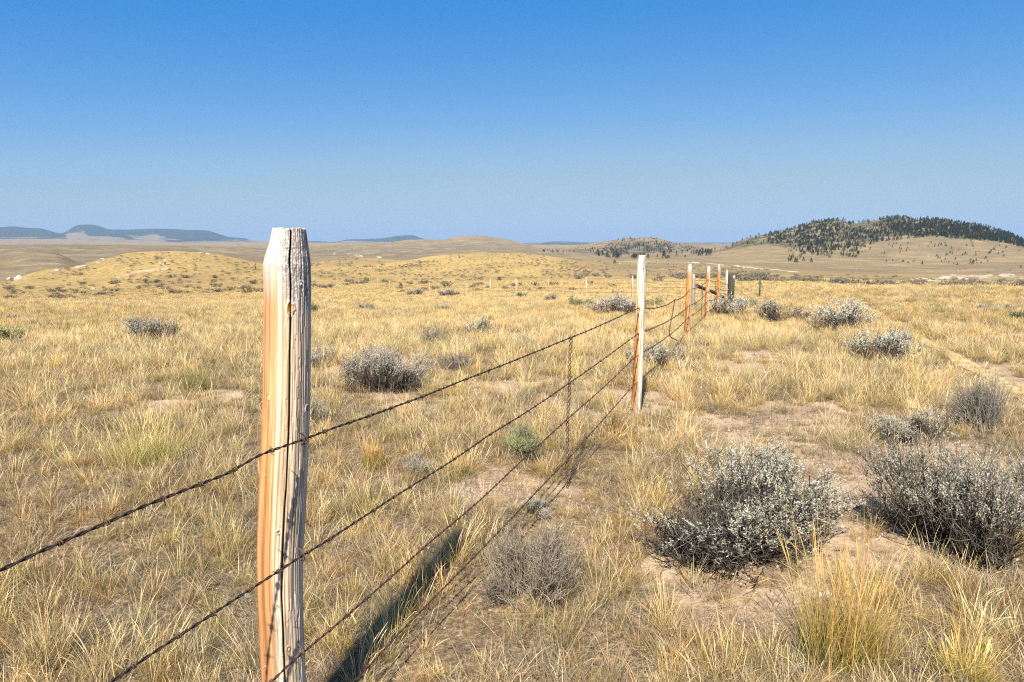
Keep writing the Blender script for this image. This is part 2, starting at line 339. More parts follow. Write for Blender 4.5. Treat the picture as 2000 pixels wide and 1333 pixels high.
# ground material: bare soil and litter near, grass colour where the sward closes
def ground_mat():
    m, nt, out = new_mat('prairie_ground'); L = nt.links
    ge = N(nt, 'ShaderNodeNewGeometry'); P = ge.outputs['Position']
    at = N(nt, 'ShaderNodeAttribute', attribute_name='Col'); sep = N(nt, 'ShaderNodeSeparateColor'); L.new(at.outputs['Color'], sep.inputs[0])
    forest, pale, sage = sep.outputs[0], sep.outputs[1], sep.outputs[2]; gold = at.outputs['Alpha']
    n1 = noise(nt, 3.0, 6, .65, P); n2 = noise(nt, 45, 4, .7, P); n3 = noise(nt, .6, 3, .6, P)
    soil = ramp(nt, n1, [(.3, (.24, .175, .115)), (.5, (.41, .305, .205)), (.7, (.54, .42, .30))])
    soil = mixc(nt, mr(nt, n2, .35, .7), mixc(nt, 1.0, soil, (.62, .58, .55), 'MULTIPLY'), soil)
    litter = ramp(nt, noise(nt, 34, 6, .85, P), [(.36, (.05, .037, .025)), (.5, (.155, .11, .066)), (.66, (.38, .28, .155))])
    near = mixc(nt, mr(nt, math_(nt, 'ADD', sage, math_(nt, 'MULTIPLY', n3, .35)), .22, .75, 0, .9), litter, soil)
    # grass seen from afar: streaks and mottling at three scales
    mp = N(nt, 'ShaderNodeMapping'); mp.inputs['Scale'].default_value = (1, .55, 1); L.new(P, mp.inputs[0])
    g1 = noise(nt, .9, 5, .7, mp.outputs[0]); g2 = noise(nt, .05, 4, .6, mp.outputs[0]); g3 = noise(nt, .008, 4, .6, P)
    grass = ramp(nt, g1, [(.3, (.21, .15, .062)), (.5, (.36, .255, .103)), (.7, (.49, .36, .16))])
    grass = mixc(nt, mr(nt, g2, .35, .65), mixc(nt, 1.0, grass, (.74, .76, .84), 'MULTIPLY'), grass)
    grass = mixc(nt, mr(nt, g3, .4, .62), grass, mixc(nt, 1.0, grass, (.9, .86, .9), 'MULTIPLY'))
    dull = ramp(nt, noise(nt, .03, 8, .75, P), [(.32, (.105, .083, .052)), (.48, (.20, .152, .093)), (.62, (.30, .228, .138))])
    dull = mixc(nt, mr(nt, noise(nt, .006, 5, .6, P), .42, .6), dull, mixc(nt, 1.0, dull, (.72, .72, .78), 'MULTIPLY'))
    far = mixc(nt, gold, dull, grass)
    # sagebrush too far off to be plants of their own: dark specks
    vo = N(nt, 'ShaderNodeTexVoronoi', feature='F1'); vo.inputs['Scale'].default_value = .30; vo.inputs['Randomness'].default_value = 1
    L.new(P, vo.inputs['Vector'])
    sp = math_(nt, 'MULTIPLY', mr(nt, vo.outputs['Distance'], .44, .24), mr(nt, noise(nt, .06, 3, .6, P), .4, .6))
    far = mixc(nt, math_(nt, 'MULTIPLY', sp, sage), far, (.105, .10, .075))
    far = mixc(nt, math_(nt, 'MULTIPLY', sage, mr(nt, noise(nt, .012, 7, .75, P), .40, .58, 0, .62)), far, (.135, .115, .082))
    vo2 = N(nt, 'ShaderNodeTexNoise'); vo2.inputs['Scale'].default_value = .004; vo2.inputs['Detail'].default_value = 6
    L.new(P, vo2.inputs['Vector'])
    far = mixc(nt, forest, far, ramp(nt, vo2.outputs[0], [(.3, (.018, .03, .022)), (.7, (.035, .05, .033))]))
    far = mixc(nt, math_(nt, 'MULTIPLY', math_(nt, 'MULTIPLY', pale, .8), mr(nt, noise(nt, .12, 5, .7, P), .38, .55)), far, (.56, .49, .41))
    ln = N(nt, 'ShaderNodeVectorMath', operation='LENGTH'); L.new(P, ln.inputs[0])
    cover = mr(nt, ln.outputs['Value'], 18, 55)
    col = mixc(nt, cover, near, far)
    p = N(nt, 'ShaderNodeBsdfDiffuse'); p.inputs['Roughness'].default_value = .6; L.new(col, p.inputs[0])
    b = N(nt, 'ShaderNodeBump'); b.inputs['Distance'].default_value = .02; b.inputs['Strength'].default_value = .6
    L.new(noise(nt, 22, 6, .7, P), b.inputs['Height'])
    b2 = N(nt, 'ShaderNodeBump'); b2.inputs['Distance'].default_value = .5; L.new(cover, b2.inputs['Strength'])
    L.new(g1, b2.inputs['Height']); L.new(b.outputs[0], b2.inputs['Normal']); L.new(b2.outputs[0], p.inputs['Normal'])
    L.new(p.outputs[0], out.inputs[0]); return m
M_GROUND = ground_mat()

# ------------------------------------------------------------------ ground, hills, mountains (one sheet, cut by distance)
def bare(x, y):
    """0..1 how bare the soil is: patches, more to the lower right"""
    b = fbm(x / 1.1, y / 1.1, 70, 3)
    bias = .065 * ss(0.2, 1.6, x) * ss(6.5, 3, y) - .06 * ss(4, 11, y) - .10 * ss(.3, -.8, x)
    bias = bias - .12 * ss(1.3, .4, np.hypot(x - 1.7, y - 7.2))
    return ss(.575, .70, b + bias)
def build_land():
    az = np.concatenate([np.arange(-180, -44, 3.0), np.arange(-44, 44.001, .1), np.arange(47, 180, 3.0)])
    az = np.radians(az); na = len(az)
    rr = np.exp(np.concatenate([np.arange(math.log(.25), math.log(150), .019), np.arange(math.log(150), math.log(4500), .009), np.arange(math.log(4500), math.log(25500), .015)])); nr = len(rr)
    A, Rr = np.meshgrid(az, rr)
    X = np.sin(A) * Rr; Y = np.cos(A) * Rr; Z = terrain(X, Y)
    V = np.stack([X, Y, Z], -1)
    PX, PY = pix(V); PX = np.where(np.abs(A) < R(50), PX, -5000)
    nz = fbm(X / 40, Y / 40, 31) - .5
    # forest on the far mountains
    fx = [-400, 0, 60, 100, 128, 131, 165, 172, 300, 345, 500, 650, 660, 1050, 1250]; fy = [462, 461, 463, 465, 463, 455, 453, 464, 463, 471, 474, 474, 474, 477, 477]
    fl = np.interp(PX, fx, fy)
    n2 = fbm(X / 500, Y / 500, 41) - .5
    forest = ss(9000, 12000, Rr) * ss(2.0, -1.0, PY - fl + n2 * 24)
    base = np.interp(PX, [1380, 1420, 1500, 1560, 1600, 1640, 1700, 1760, 1820, 1900, 1960, 2000, 2100], [492, 489, 477, 492, 498, 488, 474, 465, 462, 470, 474, 484, 500])
    scrub = ss(1500, 1750, Rr) * ss(2450, 2250, Rr) * ss(3, -3, PY - base) * (PX > 1380) * ss(.38, .54, fbm(X / 22, Y / 22, 44, 4))
    base2 = np.interp(PX, [1100, 1150, 1200, 1280, 1337, 1400], [492, 486, 478, 470, 482, 490])
    scrub2 = ss(2000, 2300, Rr) * ss(2900, 2700, Rr) * ss(-3, 3, PY - base2) * (PX > 1100) * (PX < 1400) * ss(.40, .58, fbm(X / 22, Y / 22, 45, 4))
    forest = np.maximum(forest, .7 * np.maximum(scrub, scrub2))
    pale = np.zeros_like(X)
    def strip(pts, wd, rmin, rmax):
        px = np.array([p[0] for p in pts]); py = np.array([p[1] for p in pts])
        yy = np.interp(PX, px, py, left=-999, right=-999)
        return ss(wd, wd * .2, np.abs(PY - yy + 3.0 * (fbm(PX / 9, PX * 0, 91) - .5))) * (Rr > rmin) * (Rr < rmax) * ss(.42, .56, fbm(PX / 14, PY / 2.5, 93))
    for s in (([(1335, 514), (1370, 513), (1400, 517), (1480, 524), (1560, 532), (1605, 540)], 1.8, 300, 900),
              ([(1780, 548), (1830, 545), (1860, 540), (1880, 543), (1920, 541), (1960, 538), (2000, 541)], 6, 130, 700),
              ([(640, 496), (655, 496)], 3, 300, 2500), ([(678, 498), (700, 500), (745, 504)], 3.0, 300, 2500),
              ([(385, 493), (430, 498)], 2.2, 150, 300), ([(140, 524), (175, 517), (205, 508)], 3, 180, 300),
              ([(225, 542), (275, 530), (330, 524)], 2.5, 100, 300), ([(605, 504), (640, 502)], 2, 300, 900)):
        pale = np.maximum(pale, strip(*s))
    sage = ss(350, 700, Rr) * ss(6000, 3000, Rr) * .9
    sage = np.maximum(sage, bare(X, Y) * ss(40, 22, Rr) * (np.abs(A) < R(60)))
    sage = np.maximum(sage, ss(200, 300, Rr) * ss(1040, 1240, PX) * .8)
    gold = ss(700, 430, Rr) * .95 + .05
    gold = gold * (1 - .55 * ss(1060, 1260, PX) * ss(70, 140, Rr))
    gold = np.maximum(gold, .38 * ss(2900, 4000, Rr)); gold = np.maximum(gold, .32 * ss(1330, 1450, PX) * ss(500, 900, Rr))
    gold = np.clip(gold + nz * .2, 0, 1)
    rust = np.stack([forest, pale, np.clip(sage, 0, 1), gold], -1)
    Vf = V.reshape(-1, 3); Cf = rust.reshape(-1, 4)
    def cut(name, i0, i1, smooth=True):
        sub = Vf[i0 * na:(i1 + 1) * na]; sc = Cf[i0 * na:(i1 + 1) * na]; n = i1 - i0
        i = np.arange(n)[:, None] * na; j = np.arange(na)[None]; j2 = (j + 1) % na
        q = np.stack([i + j, i + na + j, i + na + j2, i + j2], -1).reshape(-1, 4)
        fs = [q[:, ::-1]]
        if i0 == 0:
            sub = np.vstack([sub, [[0, 0, float(terrain(0.01, 0.01))]]]); sc = np.vstack([sc, sc[:1]]); c = len(sub) - 1
            jj = np.arange(na); fs.append(np.stack([np.full(na, c), (jj + 1) % na, jj], -1)[:, ::-1])
        me = mesh_np(name, sub, fs, sc, smooth); me.materials.append(M_GROUND)
        return tag(obj(name, me), kind='structure')
    a = int(np.argmin(abs(rr - 520))); b = int(np.argmin(abs(rr - 7000)))
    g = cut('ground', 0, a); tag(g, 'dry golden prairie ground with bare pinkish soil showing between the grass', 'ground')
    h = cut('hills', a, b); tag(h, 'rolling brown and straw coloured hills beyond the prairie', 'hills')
    t = cut('mountains', b, nr - 1); tag(t, 'far blue forested mountains along the horizon', 'mountains')
    return float(Z.min()), float(Z.max())
ZMIN, ZMAX = build_land()

# haze: even thin air round everything
hz = (-26500, -26500, ZMIN - 1.5, 26500, 26500, ZMAX + 25)
hv = np.array([[hz[0 if a == 0 else 3], hz[1 if b == 0 else 4], hz[2 if c == 0 else 5]] for a in (0, 1) for b in (0, 1) for c in (0, 1)])
hf = np.array([[0, 1, 3, 2], [4, 6, 7, 5], [0, 4, 5, 1], [2, 3, 7, 6], [0, 2, 6, 4], [1, 5, 7, 3]])
hm, nt, out = new_mat('haze_air'); pv = N(nt, 'ShaderNodeVolumePrincipled'); pv.inputs['Density'].default_value = 4.5e-5
pv.inputs['Color'].default_value = (.45, .635, .885, 1); pv.inputs['Anisotropy'].default_value = 0.0
nt.links.new(pv.outputs[0], out.inputs['Volume'])
hme = mesh_np('haze', hv, [hf]); hme.materials.append(hm)
tag(obj('haze', hme), 'thin pale blue haze in the air over the prairie and hills', 'haze', kind='stuff')

# ------------------------------------------------------------------ plants
rng = np.random.default_rng(7)
def blades(acc, rg, n, h, rad, lean, width, cb, ct, segs=4, curve=.5, head=0, flat=False, cvar=.15):
    """n grass blades as curved tapering strips; head: share that are seed stalks"""
    a = rg.uniform(0, 2 * math.pi, n); rr = rad * np.sqrt(rg.uniform(0, 1, n))
    base = np.stack([np.cos(a) * rr, np.sin(a) * rr, np.full(n, -.015)], -1)
    a2 = a + rg.normal(0, .7, n); ln = np.abs(rg.normal(lean, lean * .5, n)); L = rg.uniform(h[0], h[1], n)
    hd = np.stack([np.cos(a2), np.sin(a2), 0 * a2], -1)
    t = np.linspace(0, 1, segs + 1)
    cv = curve * rg.uniform(.3, 1.3, n); cv = np.where(rg.uniform(0, 1, n) < .14, cv + rg.uniform(.8, 2.0, n), cv)
    th = ln[:, None] + cv[:, None] * t[None] ** 1.5
    th = np.minimum(th, 1.75 if flat else 2.3)
    st = (L / segs)[:, None]
    dx = np.sin(th) * st; dz = np.cos(th) * st
    cx = np.concatenate([np.zeros((n, 1)), np.cumsum((dx[:, 1:] + dx[:, :-1]) / 2, 1)], 1)
    cz = np.concatenate([np.zeros((n, 1)), np.cumsum((dz[:, 1:] + dz[:, :-1]) / 2, 1)], 1)
    P = base[:, None] + hd[:, None] * cx[..., None]; P[..., 2] += cz
    if flat: P[..., 2] = np.maximum(P[..., 2], .004)
    wa = rg.uniform(0, math.pi, n); wd = np.stack([np.cos(wa), np.sin(wa), 0 * wa], -1)
    w = width * rg.uniform(.6, 1.3, n)[:, None] * (1 - t[None] ** 2 * .85)
    ish = rg.uniform(0, 1, n) < head
    hp = np.interp(t, [0, .7, .76, .9, 1], [.55, .45, 1.5, 1.6, .3])
    w = np.where(ish[:, None], width * hp[None], w)
    V = np.stack([P - wd[:, None] * w[..., None] / 2, P + wd[:, None] * w[..., None] / 2], 2)   # n, s+1, 2, 3
    i = np.arange(segs) * 2
    q = np.stack([i, i + 1, i + 3, i + 2], -1)
    Q = (q[None] + (np.arange(n) * (segs + 1) * 2)[:, None, None]).reshape(-1, 4)
    cb = np.asarray(cb, float); ct = np.asarray(ct, float)
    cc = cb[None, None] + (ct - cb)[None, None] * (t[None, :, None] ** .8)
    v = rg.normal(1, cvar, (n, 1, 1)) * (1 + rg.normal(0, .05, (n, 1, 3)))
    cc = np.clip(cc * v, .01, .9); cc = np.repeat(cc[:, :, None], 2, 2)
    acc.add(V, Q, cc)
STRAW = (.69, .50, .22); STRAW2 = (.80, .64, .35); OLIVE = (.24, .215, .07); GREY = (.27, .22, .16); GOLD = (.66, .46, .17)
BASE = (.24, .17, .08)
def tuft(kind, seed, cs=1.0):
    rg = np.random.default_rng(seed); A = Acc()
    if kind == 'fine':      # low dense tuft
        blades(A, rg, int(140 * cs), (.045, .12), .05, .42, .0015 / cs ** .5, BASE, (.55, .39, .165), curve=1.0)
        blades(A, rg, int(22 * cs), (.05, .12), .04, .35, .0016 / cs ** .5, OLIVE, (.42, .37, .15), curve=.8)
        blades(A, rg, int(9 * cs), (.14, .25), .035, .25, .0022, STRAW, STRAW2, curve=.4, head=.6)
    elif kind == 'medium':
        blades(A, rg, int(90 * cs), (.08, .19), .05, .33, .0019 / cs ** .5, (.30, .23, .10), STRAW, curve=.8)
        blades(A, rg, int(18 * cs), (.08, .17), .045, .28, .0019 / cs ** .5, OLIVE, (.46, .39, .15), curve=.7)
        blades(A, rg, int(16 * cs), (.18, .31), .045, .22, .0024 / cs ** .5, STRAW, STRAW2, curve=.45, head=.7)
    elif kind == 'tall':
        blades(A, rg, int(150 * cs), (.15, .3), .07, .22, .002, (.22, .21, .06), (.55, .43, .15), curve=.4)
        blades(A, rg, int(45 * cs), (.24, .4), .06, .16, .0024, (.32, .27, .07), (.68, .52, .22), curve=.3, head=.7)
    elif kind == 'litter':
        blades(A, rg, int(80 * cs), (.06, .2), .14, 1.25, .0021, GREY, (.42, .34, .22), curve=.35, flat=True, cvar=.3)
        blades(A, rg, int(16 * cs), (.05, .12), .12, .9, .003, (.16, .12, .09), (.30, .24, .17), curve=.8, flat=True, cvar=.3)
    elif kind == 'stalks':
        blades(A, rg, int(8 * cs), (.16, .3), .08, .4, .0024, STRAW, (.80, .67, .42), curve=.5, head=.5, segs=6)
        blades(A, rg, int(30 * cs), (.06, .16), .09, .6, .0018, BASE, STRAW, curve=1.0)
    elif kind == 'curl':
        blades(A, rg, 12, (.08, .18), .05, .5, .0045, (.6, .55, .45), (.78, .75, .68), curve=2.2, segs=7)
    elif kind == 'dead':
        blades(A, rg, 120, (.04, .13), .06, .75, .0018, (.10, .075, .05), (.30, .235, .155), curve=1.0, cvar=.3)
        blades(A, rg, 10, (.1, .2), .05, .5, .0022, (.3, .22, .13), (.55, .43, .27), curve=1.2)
    elif kind == 'weed':    # grey small leafy weed
        blades(A, rg, 50, (.04, .11), .05, .7, .006, (.22, .2, .15), (.42, .42, .33), curve=.5, segs=3)
    elif kind == 'coarse':  # a wider patch of sward for the middle distance
        for k in range(5):
            B = Acc(); blades(B, rg, 42, (.07, .2), .07, .33, .0055, (.30, .21, .075), STRAW2 if k % 2 else STRAW, curve=.5, segs=3, head=.25)
            V = B.V[0] + np.array([rg.uniform(-.2, .2), rg.uniform(-.2, .2), 0]); A.add(V, B.Fq[0], B.C[0])
    elif kind == 'far':
        for k in range(7):
            B = Acc(); blades(B, rg, 26, (.08, .22), .12, .3, .016, (.42, .29, .11), STRAW2 if k % 2 else STRAW, curve=.5, segs=2)
            V = B.V[0] + np.array([rg.uniform(-.5, .5), rg.uniform(-.5, .5), 0]); A.add(V, B.Fq[0], B.C[0])
    return A.mesh('tuft', M_GRASS)
def proto_collection(name, meshes):
    c = bpy.data.collections.new(name)
    for k, me in enumerate(meshes):
        o = bpy.data.objects.new('%s_%03d' % (name, k), me); c.objects.link(o)
    return c
def scatter(name, protos, P, rot, scl, idx, label, cat, mat=None):
    me = bpy.data.meshes.new(name); me.vertices.add(len(P)); me.vertices.foreach_set('co', np.asarray(P, np.float32).ravel())
    for nm, tp, key, arr in (('rot', 'FLOAT_VECTOR', 'vector', rot), ('scl', 'FLOAT_VECTOR', 'vector', scl), ('idx', 'INT', 'value', idx)):
        a = me.attributes.new(nm, tp, 'POINT'); a.data.foreach_set(key, np.asarray(arr, np.int32 if tp == 'INT' else np.float32).ravel())
    o = obj(name, me)
    ng = bpy.data.node_groups.new(name + '_scatter', 'GeometryNodeTree')
    ng.interface.new_socket('Geometry', in_out='INPUT', socket_type='NodeSocketGeometry')
    ng.interface.new_socket('Geometry', in_out='OUTPUT', socket_type='NodeSocketGeometry')
    gi = ng.nodes.new('NodeGroupInput'); go = ng.nodes.new('NodeGroupOutput')
    ci = ng.nodes.new('GeometryNodeCollectionInfo'); ci.inputs['Collection'].default_value = protos
    ci.inputs['Separate Children'].default_value = True; ci.inputs['Reset Children'].default_value = True
    ip = ng.nodes.new('GeometryNodeInstanceOnPoints'); ip.inputs['Pick Instance'].default_value = True
    def na(nm, tp):
        n = ng.nodes.new('GeometryNodeInputNamedAttribute'); n.data_type = tp; n.inputs[0].default_value = nm; return n.outputs[0]
    l = ng.links
    l.new(gi.outputs[0], ip.inputs['Points']); l.new(ci.outputs[0], ip.inputs['Instance'])
    l.new(na('idx', 'INT'), ip.inputs['Instance Index'])
    e = ng.nodes.new('FunctionNodeEulerToRotation'); l.new(na('rot', 'FLOAT_VECTOR'), e.inputs[0]); l.new(e.outputs[0], ip.inputs['Rotation'])
    l.new(na('scl', 'FLOAT_VECTOR'), ip.inputs['Scale']); l.new(ip.outputs[0], go.inputs[0])
    md = o.modifiers.new('scatter', 'NODES'); md.node_group = ng
    return tag(o, label, cat, kind='stuff')

# --- shrubs
def bush(rg, Wd, Dp, H, nlobe, ntip, nleaf, leaf, cleaf, ctwig, twig_r=.004, dead=False, upright=0.0, spr=(.05, .10), lw=.34, side=3):
    """two meshes: stems and foliage"""
    la = rg.uniform(0, 2 * math.pi, nlobe); lr = np.sqrt(rg.uniform(.03, 1, nlobe)) * .72
    lc = np.stack([np.cos(la) * lr * Wd / 2, np.sin(la) * lr * Dp / 2, rg.uniform(.24, .70, nlobe) * H * (1.15 - .8 * lr)], -1)
    lR = rg.uniform(.13, .38, nlobe)
    k = rg.integers(0, nlobe, ntip)
    d = unit(rg.normal(0, 1, (ntip, 3)) + np.array([0, 0, .5]))
    d[:, 2] = np.where(d[:, 2] < -.2, -d[:, 2], d[:, 2])
    sh = rg.uniform(.45, 1.08, ntip)[:, None]
    tip = lc[k] + d * sh * (lR[k][:, None] * np.array([Wd * .75, Dp * .75, H * 1.15]))
    tip[:, 2] = np.clip(tip[:, 2], .05 * H, H * 1.08)
    base = rg.normal(0, .05, (ntip, 3)) * np.array([Wd, Dp, 0]); base[:, 2] = -.02
    base[:, :2] += lc[k][:, :2] * .5
    ctrl = base * .4 + tip * .6; ctrl[:, 2] = tip[:, 2] * (.25 + .3 * upright); ctrl += rg.normal(0, .03, ctrl.shape) * Wd
    t = np.linspace(0, 1, 6)[None, :, None]
    P = base[:, None] * (1 - t) ** 2 + 2 * ctrl[:, None] * t * (1 - t) + tip[:, None] * t ** 2
    P += rg.normal(0, .013, P.shape) * Wd * (t > .1) * (t < .95)
    rad = twig_r * (1 - .75 * np.linspace(0, 1, 6))[None] * rg.uniform(.5, 1.3, (ntip, 1))
    S = Acc(); tc = np.asarray(ctwig) * rg.uniform(.5, 1.9, (ntip, 1)) * (1 + rg.normal(0, .06, (ntip, 3)))
    tube(P, rad, 3, np.clip(tc, .01, .8), S)
    ns = ntip * side
    kk = rg.integers(0, ntip, ns); tt = rg.integers(2 if dead and nleaf == 0 else 3, 6, ns); p0 = P[kk, tt]
    tan = unit(P[kk, 5] - P[kk, 3])
    dd = unit(tan + rg.normal(0, .6, (ns, 3)) + np.array([0, 0, .35])); ll = rg.uniform(.04, .15, ns)[:, None] * Wd * .8
    p2 = p0 + dd * ll; p2[:, 2] = np.clip(p2[:, 2], .01, H * 1.1); p1 = (p0 + p2) / 2 + rg.normal(0, .012, (ns, 3)) * Wd
    Q = np.stack([p0, p1, p2], 1)
    tube(Q, twig_r * .42 * np.array([1, .8, .4])[None], 3, np.clip(np.asarray(ctwig) * rg.uniform(.7, 2.3, (ns, 1)), .01, .8), S)
    sm = S.mesh('stems', M_TWIG)
    if nleaf == 0: return sm, None
    Fo = Acc()
    rho = np.hypot(p2[:, 0] / Wd, p2[:, 1] / Dp) * 1.6; out = np.hypot(rho, p2[:, 2] / H)
    bald = fbm(p2[:, 0] / Wd * 3.2 + 9, p2[:, 2] / Wd * 4 + p2[:, 1] / Wd * 3.2, int(rg.integers(0, 99)), 2)
    keep = (rg.uniform(0, 1, ns) < ss(.25, .75, out + .5 * (bald - .5))) & (bald > .33) & (rg.uniform(0, 1, ns) < ss(.22, .62, p2[:, 2] / H + .35 * (bald - .5) + .3 * ss(.7, 1.1, rho)))
    kt = (sh[:, 0] > .75) & (tip[:, 2] > .38 * H)
    tips = np.concatenate([tip[kt], p2[keep]])
    ax = np.concatenate([unit(tip - ctrl)[kt], unit(p2 - p0)[keep]]); n = len(tips)
    ax = unit(ax + np.array([0, 0, .7]) + rg.normal(0, .22, (n, 3)))
    u = rg.uniform(-.1, 1, (n, nleaf, 1)); Ls = rg.uniform(spr[0], spr[1], (n, 1, 1))
    c0 = tips[:, None] - ax[:, None] * Ls * (.6 - u)
    ld = unit(ax[:, None] + rg.normal(0, .5, (n, nleaf, 3)))
    sd_ = unit(np.cross(ld, rg.normal(0, 1, (n, nleaf, 3))))
    ln = leaf * rg.uniform(.6, 1.3, (n, nleaf, 1)); w = ln * lw
    V = np.stack([c0, c0 + ld * ln * .6 - sd_ * w / 2, c0 + ld * ln, c0 + ld * ln * .6 + sd_ * w / 2], 2)
    m = n * nleaf; Qf = np.arange(m * 4).reshape(m, 4)
    cc = np.asarray(cleaf)[None, None] * rg.uniform(.75, 1.2, (n, 1, 1)) * rg.uniform(.8, 1.2, (n, nleaf, 1)) * (1 + rg.normal(0, .03, (n, 1, 3)))
    dry = rg.uniform(0, 1, (n, 1, 1)) < .07; cc = np.where(dry, cc * np.array([1.1, .92, .7]), cc)
    Fo.add(V, Qf, np.repeat(np.clip(cc, .01, .9)[:, :, None], 4, 2))
    return sm, Fo.mesh('foliage', M_FOL)
C_SAGE = (.54, .505, .40); C_PALE = (.60, .555, .41); C_GREEN = (.43, .44, .21); C_TW = (.10, .083, .068); C_DEAD = (.20, .17, .13); C_FAR = (.29, .25, .175)
def shrub_set(kind, seed, lod):
    rg = np.random.default_rng(seed)
    nt_, nl, lf, tr = {2: (420, 23, .0108, .0036), 1: (150, 10, .026, .0060), 0: (50, 5, .10, .012)}[lod]
    sd7 = {2: 8, 1: 6, 0: 3}[lod]
    if kind == 'sage': return bush(rg, 1.0, .9, .56, 11, nt_, nl, lf, C_SAGE if lod else C_FAR, C_TW, tr, side=sd7, spr=(.035, .07))
    if kind == 'dark': return bush(rg, 1.0, .9, .52, 6, nt_, max(3, nl * 2 // 3), lf, ((.44, .41, .33) if lod else (.25, .215, .15)), C_TW, tr, dead=True, side=sd7, spr=(.035, .07))
    if kind == 'pale': return bush(rg, 1.0, .9, .55, 6, int(nt_ * .8), nl, lf, C_PALE, C_TW, tr, side=sd7, spr=(.035, .07))
    if kind == 'green': return bush(rg, .85, .8, .8, 5, nt_, nl, lf * 1.3, C_GREEN, (.16, .15, .09), tr, upright=1.0, side=sd7)
    if kind == 'twigs': return bush(rg, 1.0, .95, .6, 8, int(nt_ * 1.3), 0, lf, C_DEAD, C_DEAD, tr * 1.1, dead=True, upright=.45, side=sd7)
    if kind == 'feather': return bush(rg, .8, .7, 1.0, 5, int(nt_ * 1.6), 5, lf * .9, (.38, .35, .25), (.20, .18, .15), tr * .8, upright=1.0, dead=True, spr=(.12, .25))
PROTO = {}
def shrub_meshes(kind, lod, v):
    k = (kind, lod, v)
    if k not in PROTO: PROTO[k] = shrub_set(kind, hash((kind == 'sage', lod, v, len(kind))) % 9999 + 3, lod)
    return PROTO[k]
def place_shrub(kind, P, wpx, hpx, lod, v, rg, label, group=None, name='sagebrush', cat='shrub', w=None, h=None, nat=None):
    D = P[1] / CP
    Wm = w if w else wpx / F * D * 1.04; Hm = h if h else hpx / F * D * 1.05
    sm, fm = shrub_meshes(kind, lod, v)
    bb = {'sage': (1., .56), 'dark': (1., .52), 'pale': (1., .55), 'green': (.85, .8), 'twigs': (1., .6), 'feather': (.8, 1.)}[kind]
    rz = rg.uniform(0, 6.28) if lod < 2 or kind != 'sage' else rg.uniform(-.5, .5)
    co = np.empty(len((fm or sm).vertices) * 3, np.float32); (fm or sm).vertices.foreach_get('co', co); co = co.reshape(-1, 3)[::3]
    xs = co[:, 0] * math.cos(rz) - co[:, 1] * math.sin(rz); ex = np.percentile(xs, 98.5) - np.percentile(xs, 1.5); ez = np.percentile(co[:, 2], 98.5)
    if wpx: P = P.copy(); P[1] += Wm * .33; P[0] += Wm * .33 * P[0] / P[1]; P[2] = float(terrain(P[0], P[1])); D = P[1] / CP; Wm = wpx / F * D
    e = empty(name, (P[0], P[1], P[2] - .01), rz, (Wm / ex, Wm / ex, Hm / ez))
    obj('stems', sm, e)
    if fm is not None: obj('foliage', fm, e)
    return tag(e, label, cat, group)

